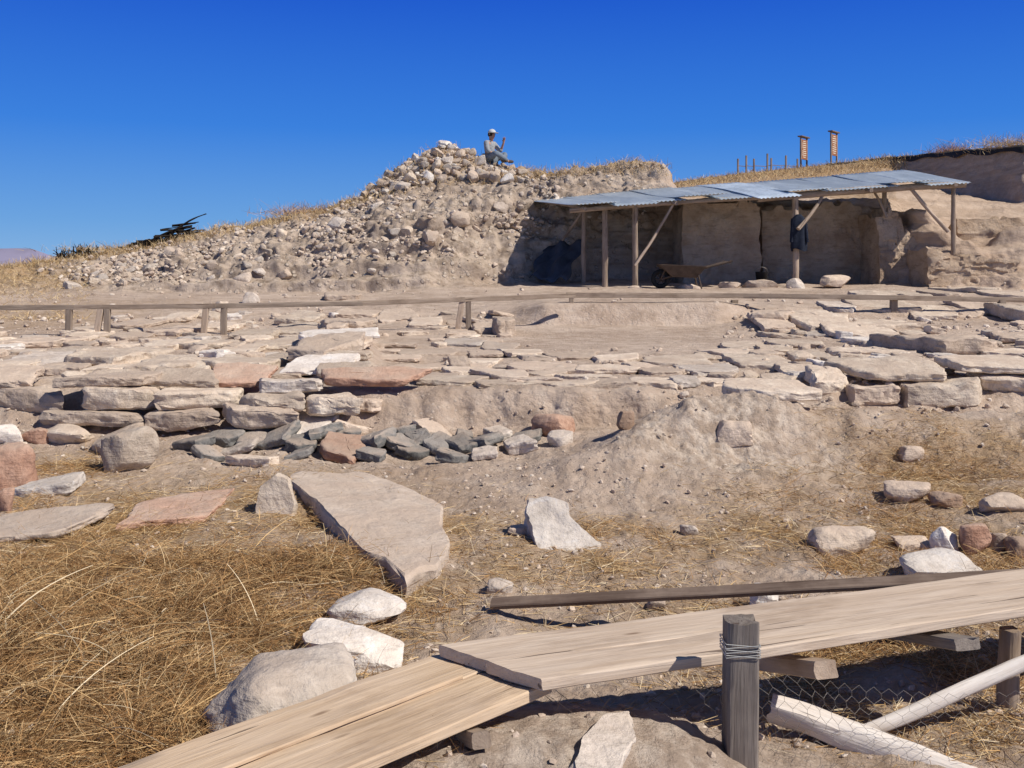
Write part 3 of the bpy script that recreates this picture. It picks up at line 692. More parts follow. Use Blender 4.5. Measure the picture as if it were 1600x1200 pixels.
def bush(px,py,rx,h,n,pal,name,label,cat,wd=(.006,.012),up=.65,L=None,Y=None):
    c=hit(px,py) if Y is None else P(px,py,Y)
    if Y is not None: c.z=drop(c.x,c.y)
    p=rng.normal(size=(n,3))*np.array([rx,rx*.7,.02])+np.array(c)
    ob=strands(name,None,n,L or (h*.5,h*1.1),wd,up,label,pal,cat,bend=.5,K=4,pos=p,spread=1.4)
    del ob['kind']; return ob
bush(490,332,.55,.5,900,[(.50,.31,.2),(.55,.38,.25)],'dry_bush','pinkish tan dry bush on the crest','bush',Y=26.6)
bush(180,388,.7,.35,700,yel,'dry_bush','pale dry bush on the crest','bush',Y=26.2)
bush(1488,232,.35,.5,500,[(.45,.25,.15),(.35,.2,.12)],'dry_bush','reddish brown dry bush on the bank edge','bush',Y=34.5)
bush(1590,226,.7,.5,900,yel,'dry_bush','pale yellow dry bush on the bank edge','bush',Y=30.)
blk=[(.022,.018,.014),(.04,.03,.022),(.015,.012,.01)]
for px in (96,108,120,132,144):
    bush(px,405,.07,.42,24,blk,'thistle_plant','blackened spiky dry plant on the slope','plant',wd=(.03,.05),up=.85,Y=25.8)['group']='blackened spiky plants'

# ---------------------------------------------------------------- beams, poles
def sweep(name,a,b,sec,nx,mat,parent=None,seed=0,amp=.004,taper=1.,bow=0.,rollup=Vector((0,0,1)),endj=0.,shear=0.,**kw):
    a=Vector(a);b=Vector(b); L=(b-a).length; X=(b-a).normalized()
    if abs(X.dot(rollup))>.99: rollup=Vector((0,-1,0))
    Yv=rollup.cross(X).normalized(); Zv=X.cross(Yv)
    sec=np.array(sec); m=len(sec); V=[]
    for i in range(nx+1):
        s=i/nx; k=1+(taper-1)*s
        x=np.full(m,L*s)+shear*sec[:,0]*max(0,1-s*4)
        if i in(0,nx) and endj: x=x+endj*vn(np.stack([sec[:,0]*40,sec[:,1]*40,np.full(m,seed+i*1.3)],1),3)
        V.append(np.stack([x,sec[:,0]*k,sec[:,1]*k+bow*4*s*(1-s)],1))
    V=np.vstack(V); V[:,1:]+=amp*np.stack([fbm(V*np.array([3,14,14])+seed,3,1),fbm(V*np.array([3,14,14])+seed,3,2)],1)
    fs=[]
    for i in range(nx):
        for j in range(m):
            j2=(j+1)%m; fs.append((i*m+j,i*m+j2,(i+1)*m+j2,(i+1)*m+j))
    fs.append(tuple(range(m))[::-1]); fs.append(tuple(range(nx*m,(nx+1)*m)))
    me=bpy.data.meshes.new(name); me.from_pydata(V.tolist(),[],fs); me.update()
    for p in me.polygons: p.use_smooth=True
    me.set_sharp_from_angle(angle=math.radians(40))
    ob=add(name,me,mat,**kw)
    Mx=Matrix((X,Yv,Zv)).transposed().to_4x4(); Mx.translation=a
    ob.matrix_world=Mx
    if parent is not None:
        ob.parent=parent; ob.matrix_parent_inverse=Matrix.Translation(-parent.location)
    return ob
def circ(r,m=12): return [(r*math.cos(6.2832*i/m),r*math.sin(6.2832*i/m)) for i in range(m)]
def rect(w,t,b=.004,nw=6,nt=2):
    x,z=w/2,t/2; pts_=[]
    for i in range(nw+1): pts_.append((-x+b+(2*x-2*b)*i/nw,-z))
    for i in range(nt+1): pts_.append((x,-z+b+(2*z-2*b)*i/nt))
    for i in range(nw+1): pts_.append((x-b-(2*x-2*b)*i/nw,z))
    for i in range(nt+1): pts_.append((-x,z-b-(2*z-2*b)*i/nt))
    return pts_
def pole(name,a,b,r,mat,taper=.85,amp=.35,**k): return sweep(name,a,b,circ(r,14),44,W[mat],seed=random.random()*50,amp=r*amp*1.6,taper=taper,bow=random.uniform(-.02,.02)*min(1,r*15),endj=.01,**k)
def plank(name,a,b,w,t,mat,**k): return sweep(name,a,b,rect(w,t),40,W[mat],seed=random.random()*50,**k)

# low flat pile of dark debris: heaped charred boards and sticks
BR=plain('charred_wood',(.035,.027,.021),.9)
pr=random.Random(21)
bpz=lambda px: drop((px-800)/F*26.0,26.0)
bp=empty('brush_pile',((250-800)/F*26.0,26.0,bpz(250)),'low flat pile of blackened branches on the crest','branches')
for i in range(70):
    u=pr.random(); px=200+u*108; x=(px-800)/F*26.0; z=bpz(px)+pr.random()*(.06+.30*u)*(1 if u<.88 else .6)
    L_=pr.uniform(.25,.7); an=pr.uniform(-.5,.5); y=26.0+pr.uniform(-.3,.3)
    sweep('branch',(x-L_/2,y-an*L_/2,z+pr.uniform(-.06,.04)),(x+L_/2,y+an*L_/2,z+pr.uniform(-.02,.12)),circ(pr.uniform(.015,.04),6),6,BR,parent=bp,seed=i*1.7,amp=.02,taper=.6)
for i,(a,b,r) in enumerate(((P(262,372,25.9),P(322,334,25.8),.035),(P(225,384,25.8),P(300,352,25.7),.03))):
    sweep('branch',a,b,circ(r,8),10,BR,parent=bp,seed=i*3,amp=.03,taper=.4,bow=.08)

# foreground walkway
zt=-1.10; TK=.034
A=Vector((.069,2.79,zt));Bp=Vector((-.188,3.03,zt));C=Vector((1.72,3.36,zt+.015));D=Vector((1.85,3.76,zt+.015))
def lerp(a,b,t): return a+(b-a)*t
dr=((C-A).normalized()+(D-Bp).normalized()).normalized()
for i,(q,w) in enumerate([(.25,.172),(.76,.182)]):
    a=lerp(A,Bp,q); b=lerp(C,D,q)+dr*1.0
    a=a+Vector((0,0,-TK/2)); b=b+Vector((0,0,-TK/2-.008*i))
    plank('wooden_plank',a,b,w+.012*i,TK,'pale',endj=.008,amp=.006,shear=-.6,label='thick pale sawn plank resting on cross blocks' if i==0 else 'second pale sawn plank laid alongside the first',cat='plank',group='planks of the walkway')
zl=-1.158
a1=P(845,1082,1);a1=a1*(zl/a1.z); b1=P(704,1024,1);b1=b1*(zl/b1.z); c1=P(572,1200,1);c1=c1*(zl/c1.z); d1=P(215,1200,1);d1=d1*(zl/d1.z)
dl=(lerp(c1,d1,.5)-lerp(a1,b1,.5)).normalized(); perp=Vector((-dl.y,dl.x,0)); 
if perp.x>0: perp=-perp
mid0=lerp(a1,b1,.5)
for i,(off,w,dz) in enumerate([(-.098,.190,0),(.098,.194,.004)]):
    a=mid0+perp*off+Vector((0,0,dz))+(-dl)*.03; b=a+dl*1.9
    plank('wooden_plank',a,b,w,.034,'fresh',endj=.014,amp=.006,label='wide dusty golden plank lying on the ground' if i==0 else 'dusty golden plank with a split edge lying beside another',cat='plank',group='planks of the walkway')
pa=mid0+perp*.01+dl*.12+Vector((0,0,.022)); sweep('wood_batten',pa,pa+dl*1.2,rect(.03,.012,.003,2,1),30,W['fresh'],seed=3,amp=.006,endj=.02,label='narrow golden batten lying along the plank joint',cat='wood')
plank('wooden_board',Vector(P(768,943,4.35)),Vector(P(1640,897,3.86)),.055,.024,'dark',rollup=Vector((0,-.5,1)).normalized(),label='long thin dark brown board propped behind the walkway',cat='board')
def block(px0,py0,px1,py1,Y0,Y1,w,t,mt,lb):
    return sweep('wooden_block',P(px0,py0,Y0),P(px1,py1,Y1),rect(w,t),12,W[mt],seed=px0,endj=.01,label=lb,cat='wood',group='cross blocks under the walkway')
block(1290,1046,1165,1028,2.98,3.45,.07,.05,'lite','short squared timber sticking out under the planks')
block(1512,1006,1385,985,3.12,3.55,.09,.035,'greyw','grey board end sticking out under the planks')
block(752,1156,712,1144,2.6,2.8,.05,.04,'pole','small brown timber block under the plank end')
px0=.64; yp=2.84
fp=sweep('fence_post',Vector((px0-.01,yp,-1.62)),Vector((px0-.005,yp,-.957)),rect(.086,.08,.006,5,4),24,W['greyw'],seed=8,amp=.006,endj=.008,rollup=Vector((0,-1,0)),label='weathered grey square post wound with wire',cat='post')
def wire_mesh(name,segs,r,mat,**k):
    V=[];Fc=[]
    for a,b in segs:
        a=Vector(a);b=Vector(b); X=(b-a).normalized(); u_=X.orthogonal().normalized(); w_=X.cross(u_); o=len(V)
        for c in (a,b):
            for i in range(3):
                an=i*2.0944; V.append(tuple(c+(u_*math.cos(an)+w_*math.sin(an))*r))
        for i in range(3): j=(i+1)%3; Fc.append((o+i,o+j,o+3+j,o+3+i))
    return add(name,mesh_np(name,V,Fc,True),mat,**k)
WIRE=plain('steel_wire',(.36,.32,.28),.5,.5,bs=0)
LW=plain('pale_wire',(.6,.6,.58),.5,.3,bs=0)
segs=[]
for w in range(6):
    z=-1.045+.007*w+.004*math.sin(w*3); hw=.0435+.003
    cs=[(px0-.008-hw-.001,yp-hw),(px0-.008+hw,yp-hw),(px0-.008+hw,yp+hw),(px0-.008-hw,yp+hw)]
    for i in range(4):
        a,b=cs[i],cs[(i+1)%4]; segs.append(((a[0],a[1],z+.008*(i%2)*(-1)**w),(b[0],b[1],z+.008*((i+1)%2)*(-1)**w)))
wm=wire_mesh('wire_binding',segs,.0014,LW); wm.parent=fp; wm.matrix_parent_inverse=fp.matrix_world.inverted()
segs=[]
def nw(u,v):
    base=Vector((px0-.12+u*1.6,yp-.03+.42*u,-1.52+v*(.40+.04*math.sin(u*7))))
    k=np.array([[u*3,v*3,.5]])
    sag=-.10*math.sin(u*3.1)*v
    return base+Vector((0.03*float(vn(k*2,3)[0]),.09*float(vn(k,4)[0]),sag+.05*float(vn(k,5)[0])))
nu,nv=34,10
for i in range(nu):
    for j in range(nv):
        o=.5 if j%2 else 0
        p0=nw((i+o)/nu,j/nv); p1=nw((i+o)/nu,(j+.45)/nv)
        pl_=nw((i+o-.5)/nu,(j+1)/nv); pr_=nw((i+o+.5)/nu,(j+1)/nv)
        segs+= [(p0,p1),(p1,pl_),(p1,pr_)]
wire_mesh('wire_netting',segs,.0006,WIRE,label='rusty chicken wire netting sagging between posts',cat='wire netting')
pole('bare_pole',P(1205,1105,3.2),P(1640,1265,2.9),.042,'bare',taper=.85,label='thick pale debarked pole lying on the ground',cat='pole')
pole('bare_pole',P(1345,1148,3.15),P(1760,965,3.3),.022,'bare',label='thin pale debarked pole leaning against the walkway post',cat='pole')
pole('round_post',Vector(P(1578,985,3.38)),Vector((1.64,3.38,-1.60)),.034,'pole',taper=1.05,amp=.15,label='brown round post under the walkway end',cat='post')

# ---------------------------------------------------------------- far rail fences
railL=empty('rail_fence',(P(450,500,14.2).x,14.2,drop(P(450,500,14.2).x,14.2)),'long low rail of brown boards on short posts','fence')
rp=[(-60,481,13.8),(110,480,13.9),(330,478,14.0),(560,474,14.4),(720,468,14.8),(892,462,15.3)]
for i in range(len(rp)-1):
    sweep('rail',P(*rp[i]),P(*rp[i+1])+Vector((.06,0,0)),rect(.06,.066),14,W['rail' if i in(0,2) else 'pole'],parent=railL,seed=i,amp=.012)
for px,dx,lt in ((108,0,0),(158,6,1),(168,0,0),(322,3,1),(350,0,0),(722,6,1),(732,0,0)):
    Yq=float(np.interp(px,[p[0] for p in rp],[p[2] for p in rp]))
    top=P(px,float(np.interp(px,[p[0] for p in rp],[p[1] for p in rp]))+3,Yq); bx=top.x-dx*.012; z=drop(bx,Yq-.05)
    sweep('post',(bx,Yq-.02,min(z,top.z-.25)-.1),top,rect(.08,.06,.006,3,2),8,W['lite' if lt else 'rail'],parent=railL,seed=px,amp=.006,rollup=Vector((0,-1,0)))
railR=empty('board_rail',(P(1240,470,15.9).x,15.9,drop(P(1240,470,15.9).x,15.9)),'long brown board rail lying low before the shed','fence')
for i,(a,b) in enumerate([((885,461,15.75),(1160,462,15.9)),((1155,462,15.9),(1400,465,16.1)),((1395,465,16.1),(1660,470,16.3))]):
    sweep('rail',P(*a),P(*b),rect(.10,.075),14,W['pole' if i!=1 else 'rail'],parent=railR,seed=i+9,amp=.010)
x=(893-800)/F*15.7; z=drop(x,15.7); sweep('post',(x,15.75,z-.2),(x,15.75,(HZ-462)/F*15.75),rect(.07,.07,.006,3,2),5,W['rail'],parent=railR,seed=2)
for px in (1150,1400,1570):
    x=(px-800)/F*16.1; z=drop(x,16.2); sweep('foot_block',(x,16.2,z-.1),(x,16.2,(HZ-469)/F*16.1),rect(.10,.10,.006,3,2),3,W['rail'],parent=railR,seed=px)

# ---------------------------------------------------------------- shed
ctr=Vector((5.2,22.5,drop(5.2,22.5)))
shed=empty('open_shed',ctr,'rough open shed of poles with a corrugated metal roof','shed')
F1=P(900,326,21);F2=P(1508,286,21.4);B1=P(826,314,24.6);B2=P(1405,270,25.0)
def rf(u,v): return (F1*(1-u)+F2*u)*(1-v)+(B1*(1-u)+B2*u)*v
V=[];Fc=[];RC=[]; r2=random.Random(3)
ns=11
for s in range(ns):
    u0=s/ns-.008;u1=(s+1)/ns+.012; v0=r2.uniform(-.09,.0);v1=r2.uniform(.97,1.05); dz=.010*(s%2)+r2.uniform(0,.015); tone=r2.uniform(.9,1.15)
    if s in(5,): v0=-.14; dz=.035; tone=1.55
    sk=r2.uniform(-.012,.012)
    nu_=int((u1-u0)*8.6/.09*6); nv_=10; o=len(V)
    for j in range(nv_+1):
        v=v0+(v1-v0)*j/nv_
        for i in range(nu_+1):
            u=u0+(u1-u0)*i/nu_+sk*(v-.5)
            p=rf(u,v); z=.012*math.sin(i/6*2*math.pi)+dz+.015*math.sin(v*5+s)+(.05*(1-v)**6 if s%3==0 else -.02*(1-v)**6)
            V.append((p.x,p.y,p.z+z+.03)); RC.append((.53*tone,.60*tone,.66*tone,1))
    for j in range(nv_):
        for i in range(nu_): a=o+j*(nu_+1)+i; Fc.append((a,a+1,a+nu_+2,a+nu_+1))
rm,nt,b=newmat('corrugated_metal',.5); b.inputs['Metallic'].default_value=.2; b.inputs['Specular IOR Level'].default_value=.5
at=N(nt,'ShaderNodeAttribute',attribute_name='Col')
g=N(nt,'ShaderNodeNewGeometry'); n1=noise(nt,mapping(nt,g.outputs['Position'],(2.2,.5,1)),1.6,6,.65)
c=mix(nt,ramp(nt,n1,.38,.62,0,.55),at.outputs['Color'],(.33,.40,.47)); n2=noise(nt,g.outputs['Position'],3,6,.7)
c=mix(nt,ramp(nt,n2,.6,.72,0,.55),c,(.36,.28,.22)); nt.links.new(c,b.inputs['Base Color'])
me=mesh_np('roof',V,Fc,True,RC)
rob=add('roof',me,rm); rob.parent=shed; rob.matrix_parent_inverse=Matrix.Translation(-ctr)
so=rob.modifiers.new('s','SOLIDIFY'); so.thickness=.004
dn=Vector((0,0,-.05))
def sp(name,a,b,r,mt='pole',taper=.9):
    return sweep(name,a,b,circ(r,10),12,W[mt],parent=shed,seed=r2.random()*40,amp=r*.3,taper=taper,bow=r2.uniform(-.04,.04))
sp('beam',rf(-.01,.04)+dn,rf(.52,.04)+dn,.05); sp('beam',rf(.47,.05)+dn*1.2,rf(1.01,.05)+dn,.075)
sp('beam',rf(0,.95)+dn,rf(1,.95)+dn,.06)
for u in (.02,.25,.5,.75,.97): sp('rafter',rf(u,-.03)+dn*.3,rf(u,1.)+dn*.3,.04)
def post(px,u,v,r,mt='pole'):
    top=rf(u,v)+dn; bx=(px-800)/F*top.y; by=top.y
    z=drop(bx,by); sp('post',(bx,by,z-.15),top,r,mt,taper=.85)
def usolve(px,v):
    best=min(range(-10,1011),key=lambda k:abs(800+F*rf(k/1000,v).x/rf(k/1000,v).y-px)); return best/1000
for px,v,r,mt in ((993,.04,.06,'pole'),(945,.12,.065,'pole'),(912,.35,.055,'pole'),(862,.85,.05,'pole'),(1243,.05,.07,'lite'),(1382,.3,.055,'pole'),(1490,.06,.055,'pole'),(1120,.9,.05,'pole')):
    u=max(0.005,min(.985,usolve(px,v))); post(px,u,v,r,mt=mt)
def br(px,py,Y,u,v,r=.035,mt='pole'): sp('brace',P(px,py,Y),rf(u,v)+dn,r,mt)
br(992,415,21.1,usolve(1052,.05),.05,.032,'lite'); br(868,392,23.6,usolve(916,.3),.3,.03); br(1247,358,21.1,usolve(1288,.05),.06,.04); br(1482,362,21.4,usolve(1422,.06),.06,.045,'lite'); br(1385,340,22.2,usolve(1362,.2),.2,.03)
mw,nt,b=newmat('mud_plaster',.95); g=N(nt,'ShaderNodeNewGeometry'); v=g.outputs['Position']
c=mix(nt,ramp(nt,noise(nt,v,2,6,.65),.35,.65),(.46,.33,.225),(.66,.52,.385))
c=mix(nt,ramp(nt,noise(nt,mapping(nt,v,(1,1,4)),3,6,.7),.52,.66,0,.6),c,(.32,.22,.15)); nt.links.new(c,b.inputs['Base Color']); bump(nt,b,noise(nt,v,6,8,.75),1.,.10)
def mudwall(name,xa,xb,y0,y1,zb,zt,label,seed=1,drp=0.,rg=1.):
    n1_,n2_,n3_=40,10,32; V=[];Fc=[];ixd={}
    def vid(i,j,k):
        if (i,j,k) not in ixd: ixd[(i,j,k)]=len(V); V.append((i/n1_,j/n2_,k/n3_))
        return ixd[(i,j,k)]
    for i in range(n1_):
        for k in range(n3_):
            Fc.append((vid(i,0,k),vid(i+1,0,k),vid(i+1,0,k+1),vid(i,0,k+1))); Fc.append((vid(i,n2_,k),vid(i,n2_,k+1),vid(i+1,n2_,k+1),vid(i+1,n2_,k)))
        for j in range(n2_): Fc.append((vid(i,j,n3_),vid(i+1,j,n3_),vid(i+1,j+1,n3_),vid(i,j+1,n3_)))
    for j in range(n2_):
        for k in range(n3_):
            Fc.append((vid(0,j,k),vid(0,j,k+1),vid(0,j+1,k+1),vid(0,j+1,k))); Fc.append((vid(n1_,j,k),vid(n1_,j+1,k),vid(n1_,j+1,k+1),vid(n1_,j,k+1)))
    q=np.array(V); o=np.array([(xa+xb)/2,y0,zb])
    stepd=np.floor(q[:,0]*3.2+.3*fbm(q*3+seed,2,8))/3.2
    top=1-.12*rg*(np.round(fbm(np.stack([q[:,0]*5+seed,q[:,1]*2,q[:,0]*0],1),3,2)*3)/3+.4)*(q[:,2]**2)-drp*stepd*(q[:,2]**1.2)
    W_=np.stack([xa+(xb-xa)*q[:,0],y0+(y1-y0)*q[:,1]+.14*q[:,2],zb+(zt-zb)*q[:,2]*top],1)
    # mudbrick courses: broken blocks standing proud or fallen away
    cell=np.stack([np.floor(W_[:,0]/.42+.5*np.mod(np.floor(W_[:,2]/.19),2)),np.zeros(len(W_)),np.floor(W_[:,2]/.19)],1)+.5
    blk_=vn(cell+seed,9)
    stp=.035*np.round(fbm(W_*np.array([.9,.9,2.6])+seed,3,4)*3)+.06*rg*blk_*(rg>1.05)
    dsp=np.stack([fbm(W_*3.4+seed,4,1,.6),fbm(W_*3.4+seed,4,2,.6),.4*fbm(W_*3.4+seed,4,3)],1)*.06*rg
    W_=W_+dsp; W_[:,1]+=stp*(q[:,1]==0)
    me=mesh_np(name,W_-o,Fc,True); me.set_sharp_from_angle(angle=math.radians(34))
    return add(name,me,mw,loc=tuple(o),label=label,cat='wall')
xw=lambda px,Y:(px-800)/F*Y
mudwall('mudbrick_wall',xw(1068,22.9),xw(1190,22.9),22.9,24.6,-.45,1.72,'plastered mudbrick wall stub under the shed roof')
mudwall('mudbrick_wall',xw(1193,23.4),xw(1372,23.4),23.4,25.0,-.4,1.70,'layered mudbrick wall beneath the shed roof',7,0,1.1)
mudwall('mudbrick_wall',xw(1372,22.3),xw(1475,22.3),22.2,23.9,-.5,1.50,'eroded thick mudbrick wall beside the shed',12,.6,1.3)
mudwall('mudbrick_wall',xw(1450,21.1),xw(1590,21.1),21.0,22.6,-.5,.52,'low stepped mudbrick wall beside the shed',17,.1,1.3)
mudwall('mudbrick_wall',xw(1500,22.3),xw(1720,22.3),22.3,24.0,-.5,1.25,'long eroded earth wall of the excavation',23,.1,1.3)
for (l,t,r,b,cn) in ((1228,434,1258,456,'grey'),(1160,436,1212,458,'tan'),(1122,440,1158,452,'tan'),(1060,444,1100,458,'tan'),(980,446,1006,456,'tan'),(1280,430,1330,444,'tan')):
    boulder(l,t,r,b,cn,'dusty block at the foot of the shed posts',sub=3,Y=20.9,group='blocks at the foot of the shed',name='stone_block',p=24)
BL=plain('blue_sheet',(.085,.10,.13),.5,.2,3,.5,.5)
g_=16; VV=[];FF_=[]
q0,q1,q2,q3=P(826,436,22.2),P(885,441,21.9),P(912,376,23.1),P(852,388,23.4)
for j in range(g_+1):
    for i in range(g_+1):
        u,v_=i/g_,j/g_; p=(q0*(1-u)+q1*u)*(1-v_)+(q3*(1-u)+q2*u)*v_
        VV.append((p.x+.05*math.sin(v_*11),p.y,p.z+.05*math.sin(u*9+v_*4)+.04*math.sin(u*17-v_*7)+.03))
for j in range(g_):
    for i in range(g_): a=j*(g_+1)+i; FF_.append((a,a+1,a+g_+2,a+g_+1))
ob=add('metal_sheet',mesh_np('metal_sheet',VV,FF_),BL,label='crumpled dark blue sheet leaning under the shed',cat='sheet'); so=ob.modifiers.new('s','SOLIDIFY'); so.thickness=.01
JM=plain('dark_cloth',(.022,.028,.045),.9,0,20,.4,.6)
jy=rf(usolve(1243,.05),.05).y-.13; jx=xw(1248,jy); z0=(HZ-335)/F*jy
prof=[(0,.045,.05),(.04,.09,.07),(.09,.14,.09),(.2,.155,.10),(.35,.15,.10),(.55,.155,.11),(.66,.165,.11),(.74,.155,.10)]
VV=[];FF_=[];m_=24
for k_,(dz,hw,hd) in enumerate(prof):
    for i in range(m_):
        a=i/m_*6.2832; f=1+.14*math.sin(a*5+k_*.3)*min(1,k_/3); VV.append((hw*math.cos(a)*f,hd*math.sin(a)*f,-dz+.03*math.sin(a*2)*(k_>5)))
for k_ in range(len(prof)-1):
    for i in range(m_): j=(i+1)%m_; FF_.append((k_*m_+i,(k_+1)*m_+i,(k_+1)*m_+j,k_*m_+j))
jk=add('jacket',mesh_np('jacket',VV,FF_),JM,loc=(jx,jy,z0),label='dark navy jacket hanging from a shed post',cat='jacket')
for sx in(-1,1):
    s=sweep('sleeve',Vector((jx+sx*.12,jy-.02,z0-.09)),Vector((jx+sx*.16,jy-.05,z0-.58)),circ(.045,12),14,JM,seed=sx+4,amp=.02,taper=.8); s.parent=jk; s.matrix_parent_inverse=Matrix.Translation(-jk.location)
BK=plain('black_plastic',(.02,.02,.022),.5)
bl=Vector((xw(1190,21.9),21.9,0)); bl.z=drop(bl.x,bl.y)
VV=[];FF_=[];ringz=[(0.0,.0),(.10,.0),(.135,.27),(.142,.28),(.13,.28),(.098,.02),(0,.02)]
for r_,z_ in ringz:
    for i in range(20): a=i/20*6.2832; VV.append((r_*math.cos(a),r_*math.sin(a),z_))
for k_ in range(len(ringz)-1):
    for i in range(20): j=(i+1)%20; FF_.append((k_*20+i,k_*20+j,(k_+1)*20+j,(k_+1)*20+i))
bk=add('bucket',mesh_np('bucket',VV,FF_),BK,loc=bl,label='black plastic bucket on the shed floor',cat='bucket')
hs=[]
for i in range(12):
    a=math.pi*i/12;b_=math.pi*(i+1)/12; hs.append(((.14*math.cos(a),.04,.28+.1*math.sin(a)),(.14*math.cos(b_),.04,.28+.1*math.sin(b_))))
hb=wire_mesh('handle',hs,.004,WIRE); hb.parent=bk
RU=plain('rusty_metal',(.12,.09,.07),.85,.1,8,.4); RB=plain('rubber',(.03,.03,.03),.8)
wl=Vector((xw(1070,21.0),21.0,0)); wl.z=drop(wl.x,wl.y)
wb=empty('wheelbarrow',wl,'dull grey-brown wheelbarrow standing in front of the shed','wheelbarrow')
def trayring(x0,x1,hw,z,zt_): return [(x0,-hw,z),(x1,-hw,zt_),(x1,hw,zt_),(x0,hw,z)]
r0=trayring(-.28,.22,.18,.24,.22); r1=trayring(-.56,.40,.33,.50,.46); r2_=trayring(-.53,.37,.30,.495,.455); r3=trayring(-.26,.2,.16,.26,.24)
VV=r0+r1+r2_+r3; FF_=[(0,3,2,1)]+[(i,(i+1)%4,4+(i+1)%4,4+i) for i in range(4)]+[(4+i,4+(i+1)%4,8+(i+1)%4,8+i) for i in range(4)]+[(8+i,8+(i+1)%4,12+(i+1)%4,12+i) for i in range(4)]+[(12,13,14,15)]
t_=add('tray',mesh_np('tray',VV,FF_,False),RU); t_.parent=wb
bv=t_.modifiers.new('b','BEVEL'); bv.width=.02; bv.segments=2
VV=[];FF_=[]
for i in range(28):
    for j in range(10):
        a=i/28*6.2832; b_=j/10*6.2832; rr_=.15+.045*math.cos(b_); VV.append((rr_*math.cos(a),.04*math.sin(b_),rr_*math.sin(a)))
for i in range(28):
    for j in range(10): i2=(i+1)%28;j2=(j+1)%10; FF_.append((i*10+j,i2*10+j,i2*10+j2,i*10+j2))
wh=add('wheel',mesh_np('wheel',VV,FF_),RB,loc=(-.50,0,.2)); wh.parent=wb
rimv=wire_mesh('rim',[((0,0,0),(.12*math.cos(a),0,.12*math.sin(a))) for a in np.arange(0,6.28,1.05)]+[((0,-.09,0),(0,.09,0))],.012,RU); rimv.parent=wh
def wbp(name,a,b,r):
    return sweep(name,Vector(a)+wl,Vector(b)+wl,circ(r,8),6,RU,parent=wb,amp=.001)
for sy in(-1,1):
    wbp('handle',(-.50,sy*.07,.2),(.92,sy*.28,.56),.02); wbp('leg',(.22,sy*.2,.36),(.30,sy*.24,0.0),.018)
    wbp('stay',(-.50,sy*.07,.2),(-.42,sy*.2,.42),.014)

# ---------------------------------------------------------------- signs and far poles
SG=plain('sign_board_paint',(.36,.16,.085),.6,0,6,.25,.1); SWt=plain('sign_lettering',(.75,.68,.55),.6,0,6,.1,0)
def sign(px,pyb,pyt,Y,label,turn):
    b=P(px,pyb,Y); b.z=drop(b.x,b.y); h=(HZ-pyt)/F*Y-b.z
    e=empty('information_sign',b,label,'sign','information signs on the far slope')
    w=.55
    for sx in(-1,1):
        s=sweep('post',Vector((sx*(w/2+.03),.0,-.2)),Vector((sx*(w/2+.03),.0,h)),rect(.06,.06,.004,2,2),6,W['pole'],rollup=Vector((0,-1,0))); s.parent=e
    def bx(name,c,d,mat):
        bm=bmesh.new(); bmesh.ops.create_cube(bm,size=1); bmesh.ops.scale(bm,vec=d,verts=bm.verts); bmesh.ops.bevel(bm,geom=bm.edges[:],offset=.006,segments=1,affect='EDGES'); bmesh.ops.translate(bm,vec=c,verts=bm.verts)
        me=bpy.data.meshes.new(name); bm.to_mesh(me); bm.free(); o=add(name,me,mat); o.parent=e; return o
    bx('panel',(0,0,h*.6),(w,.04,h*.66),SG); bx('cap_board',(0,0,h+.02),(w+.25,.2,.05),W['dark'])
    VV=[];FF_=[]
    for i in range(9):
        z=h*.88-i*h*.065; ww=w*(.36 if i%4 else .22); o=len(VV); VV+= [(-ww,-.024,z),(ww*(.9 if i%2 else 1),-.024,z),(ww*(.9 if i%2 else 1),-.024,z-.03),(-ww,-.024,z-.03)]; FF_.append((o,o+3,o+2,o+1))
    t=add('lettering',mesh_np('lettering',VV,FF_,False),SWt); t.parent=e
    e.rotation_euler=(0,0,turn)
sign(1256,262,215,41.5,'narrow brown information sign on two posts',.9)
sign(1303,255,207,41.0,'taller brown information sign on two posts',.9)
yF=41.0
pf=empty('pole_fence',(P(1190,268,yF).x,yF,drop(P(1190,268,yF).x,yF)),'row of thin poles tied with rails on the far slope','fence')
tops=[]
for px,t in ((1153,248),(1166,243),(1178,248),(1199,240),(1205,247),(1228,243),(1246,248)):
    x=xw(px,yF); z=drop(x,yF); tp=Vector((x,yF,(HZ-t)/F*yF)); tops.append(tp); sweep('post',(x,yF,z-.1),tp,circ(.038,6),4,W['pole'],parent=pf,amp=.004)
for i in range(len(tops)-1):
    q_=min(tops[i].z,tops[i+1].z)-.28; sweep('rail',(tops[i].x,yF,q_),(tops[i+1].x,yF,q_-.03),circ(.014,5),3,W['pole'],parent=pf,amp=.001)
BP=plain('black_plastic_sheet',(.03,.027,.026),.7,0,4,.3,.4)
VV=[];FF_=[];xs=np.linspace(1290,1640,90)
for i,px in enumerate(xs):
    Y=float(np.interp(px,[1250,1380,1440,1500,1600,2200],[41,39.5,36.5,32.8,29,27.5])); py=float(np.interp(px,[1250,1380,1440,1500,1600,2200],[262,246,241,235,226,205]))
    x=xw(px,Y); 
    dzn=.05*float(fbm(np.array([[px/21.,0,0]]),2,3)[0]); dl_=.12+.06*float(vn(np.array([[px/17.,5,0]]),6)[0])
    for k_,(ox,oz) in enumerate(((.35,-.04),(.05,.0),(-.12,-.05),(-.15,-.08-dl_))): VV.append((x+ox*(1 if px>1400 else .2),Y-(0.1 if px>1400 else .25)*k_+.1,(HZ-py)/F*Y+oz+dzn))
for i in range(len(xs)-1):
    for k_ in range(3): a=i*4+k_; FF_.append((a,a+1,a+5,a+4))
add('plastic_sheet',mesh_np('plastic_sheet',VV,FF_),BP,label='black plastic sheet draped over the bank edge',cat='plastic sheet')

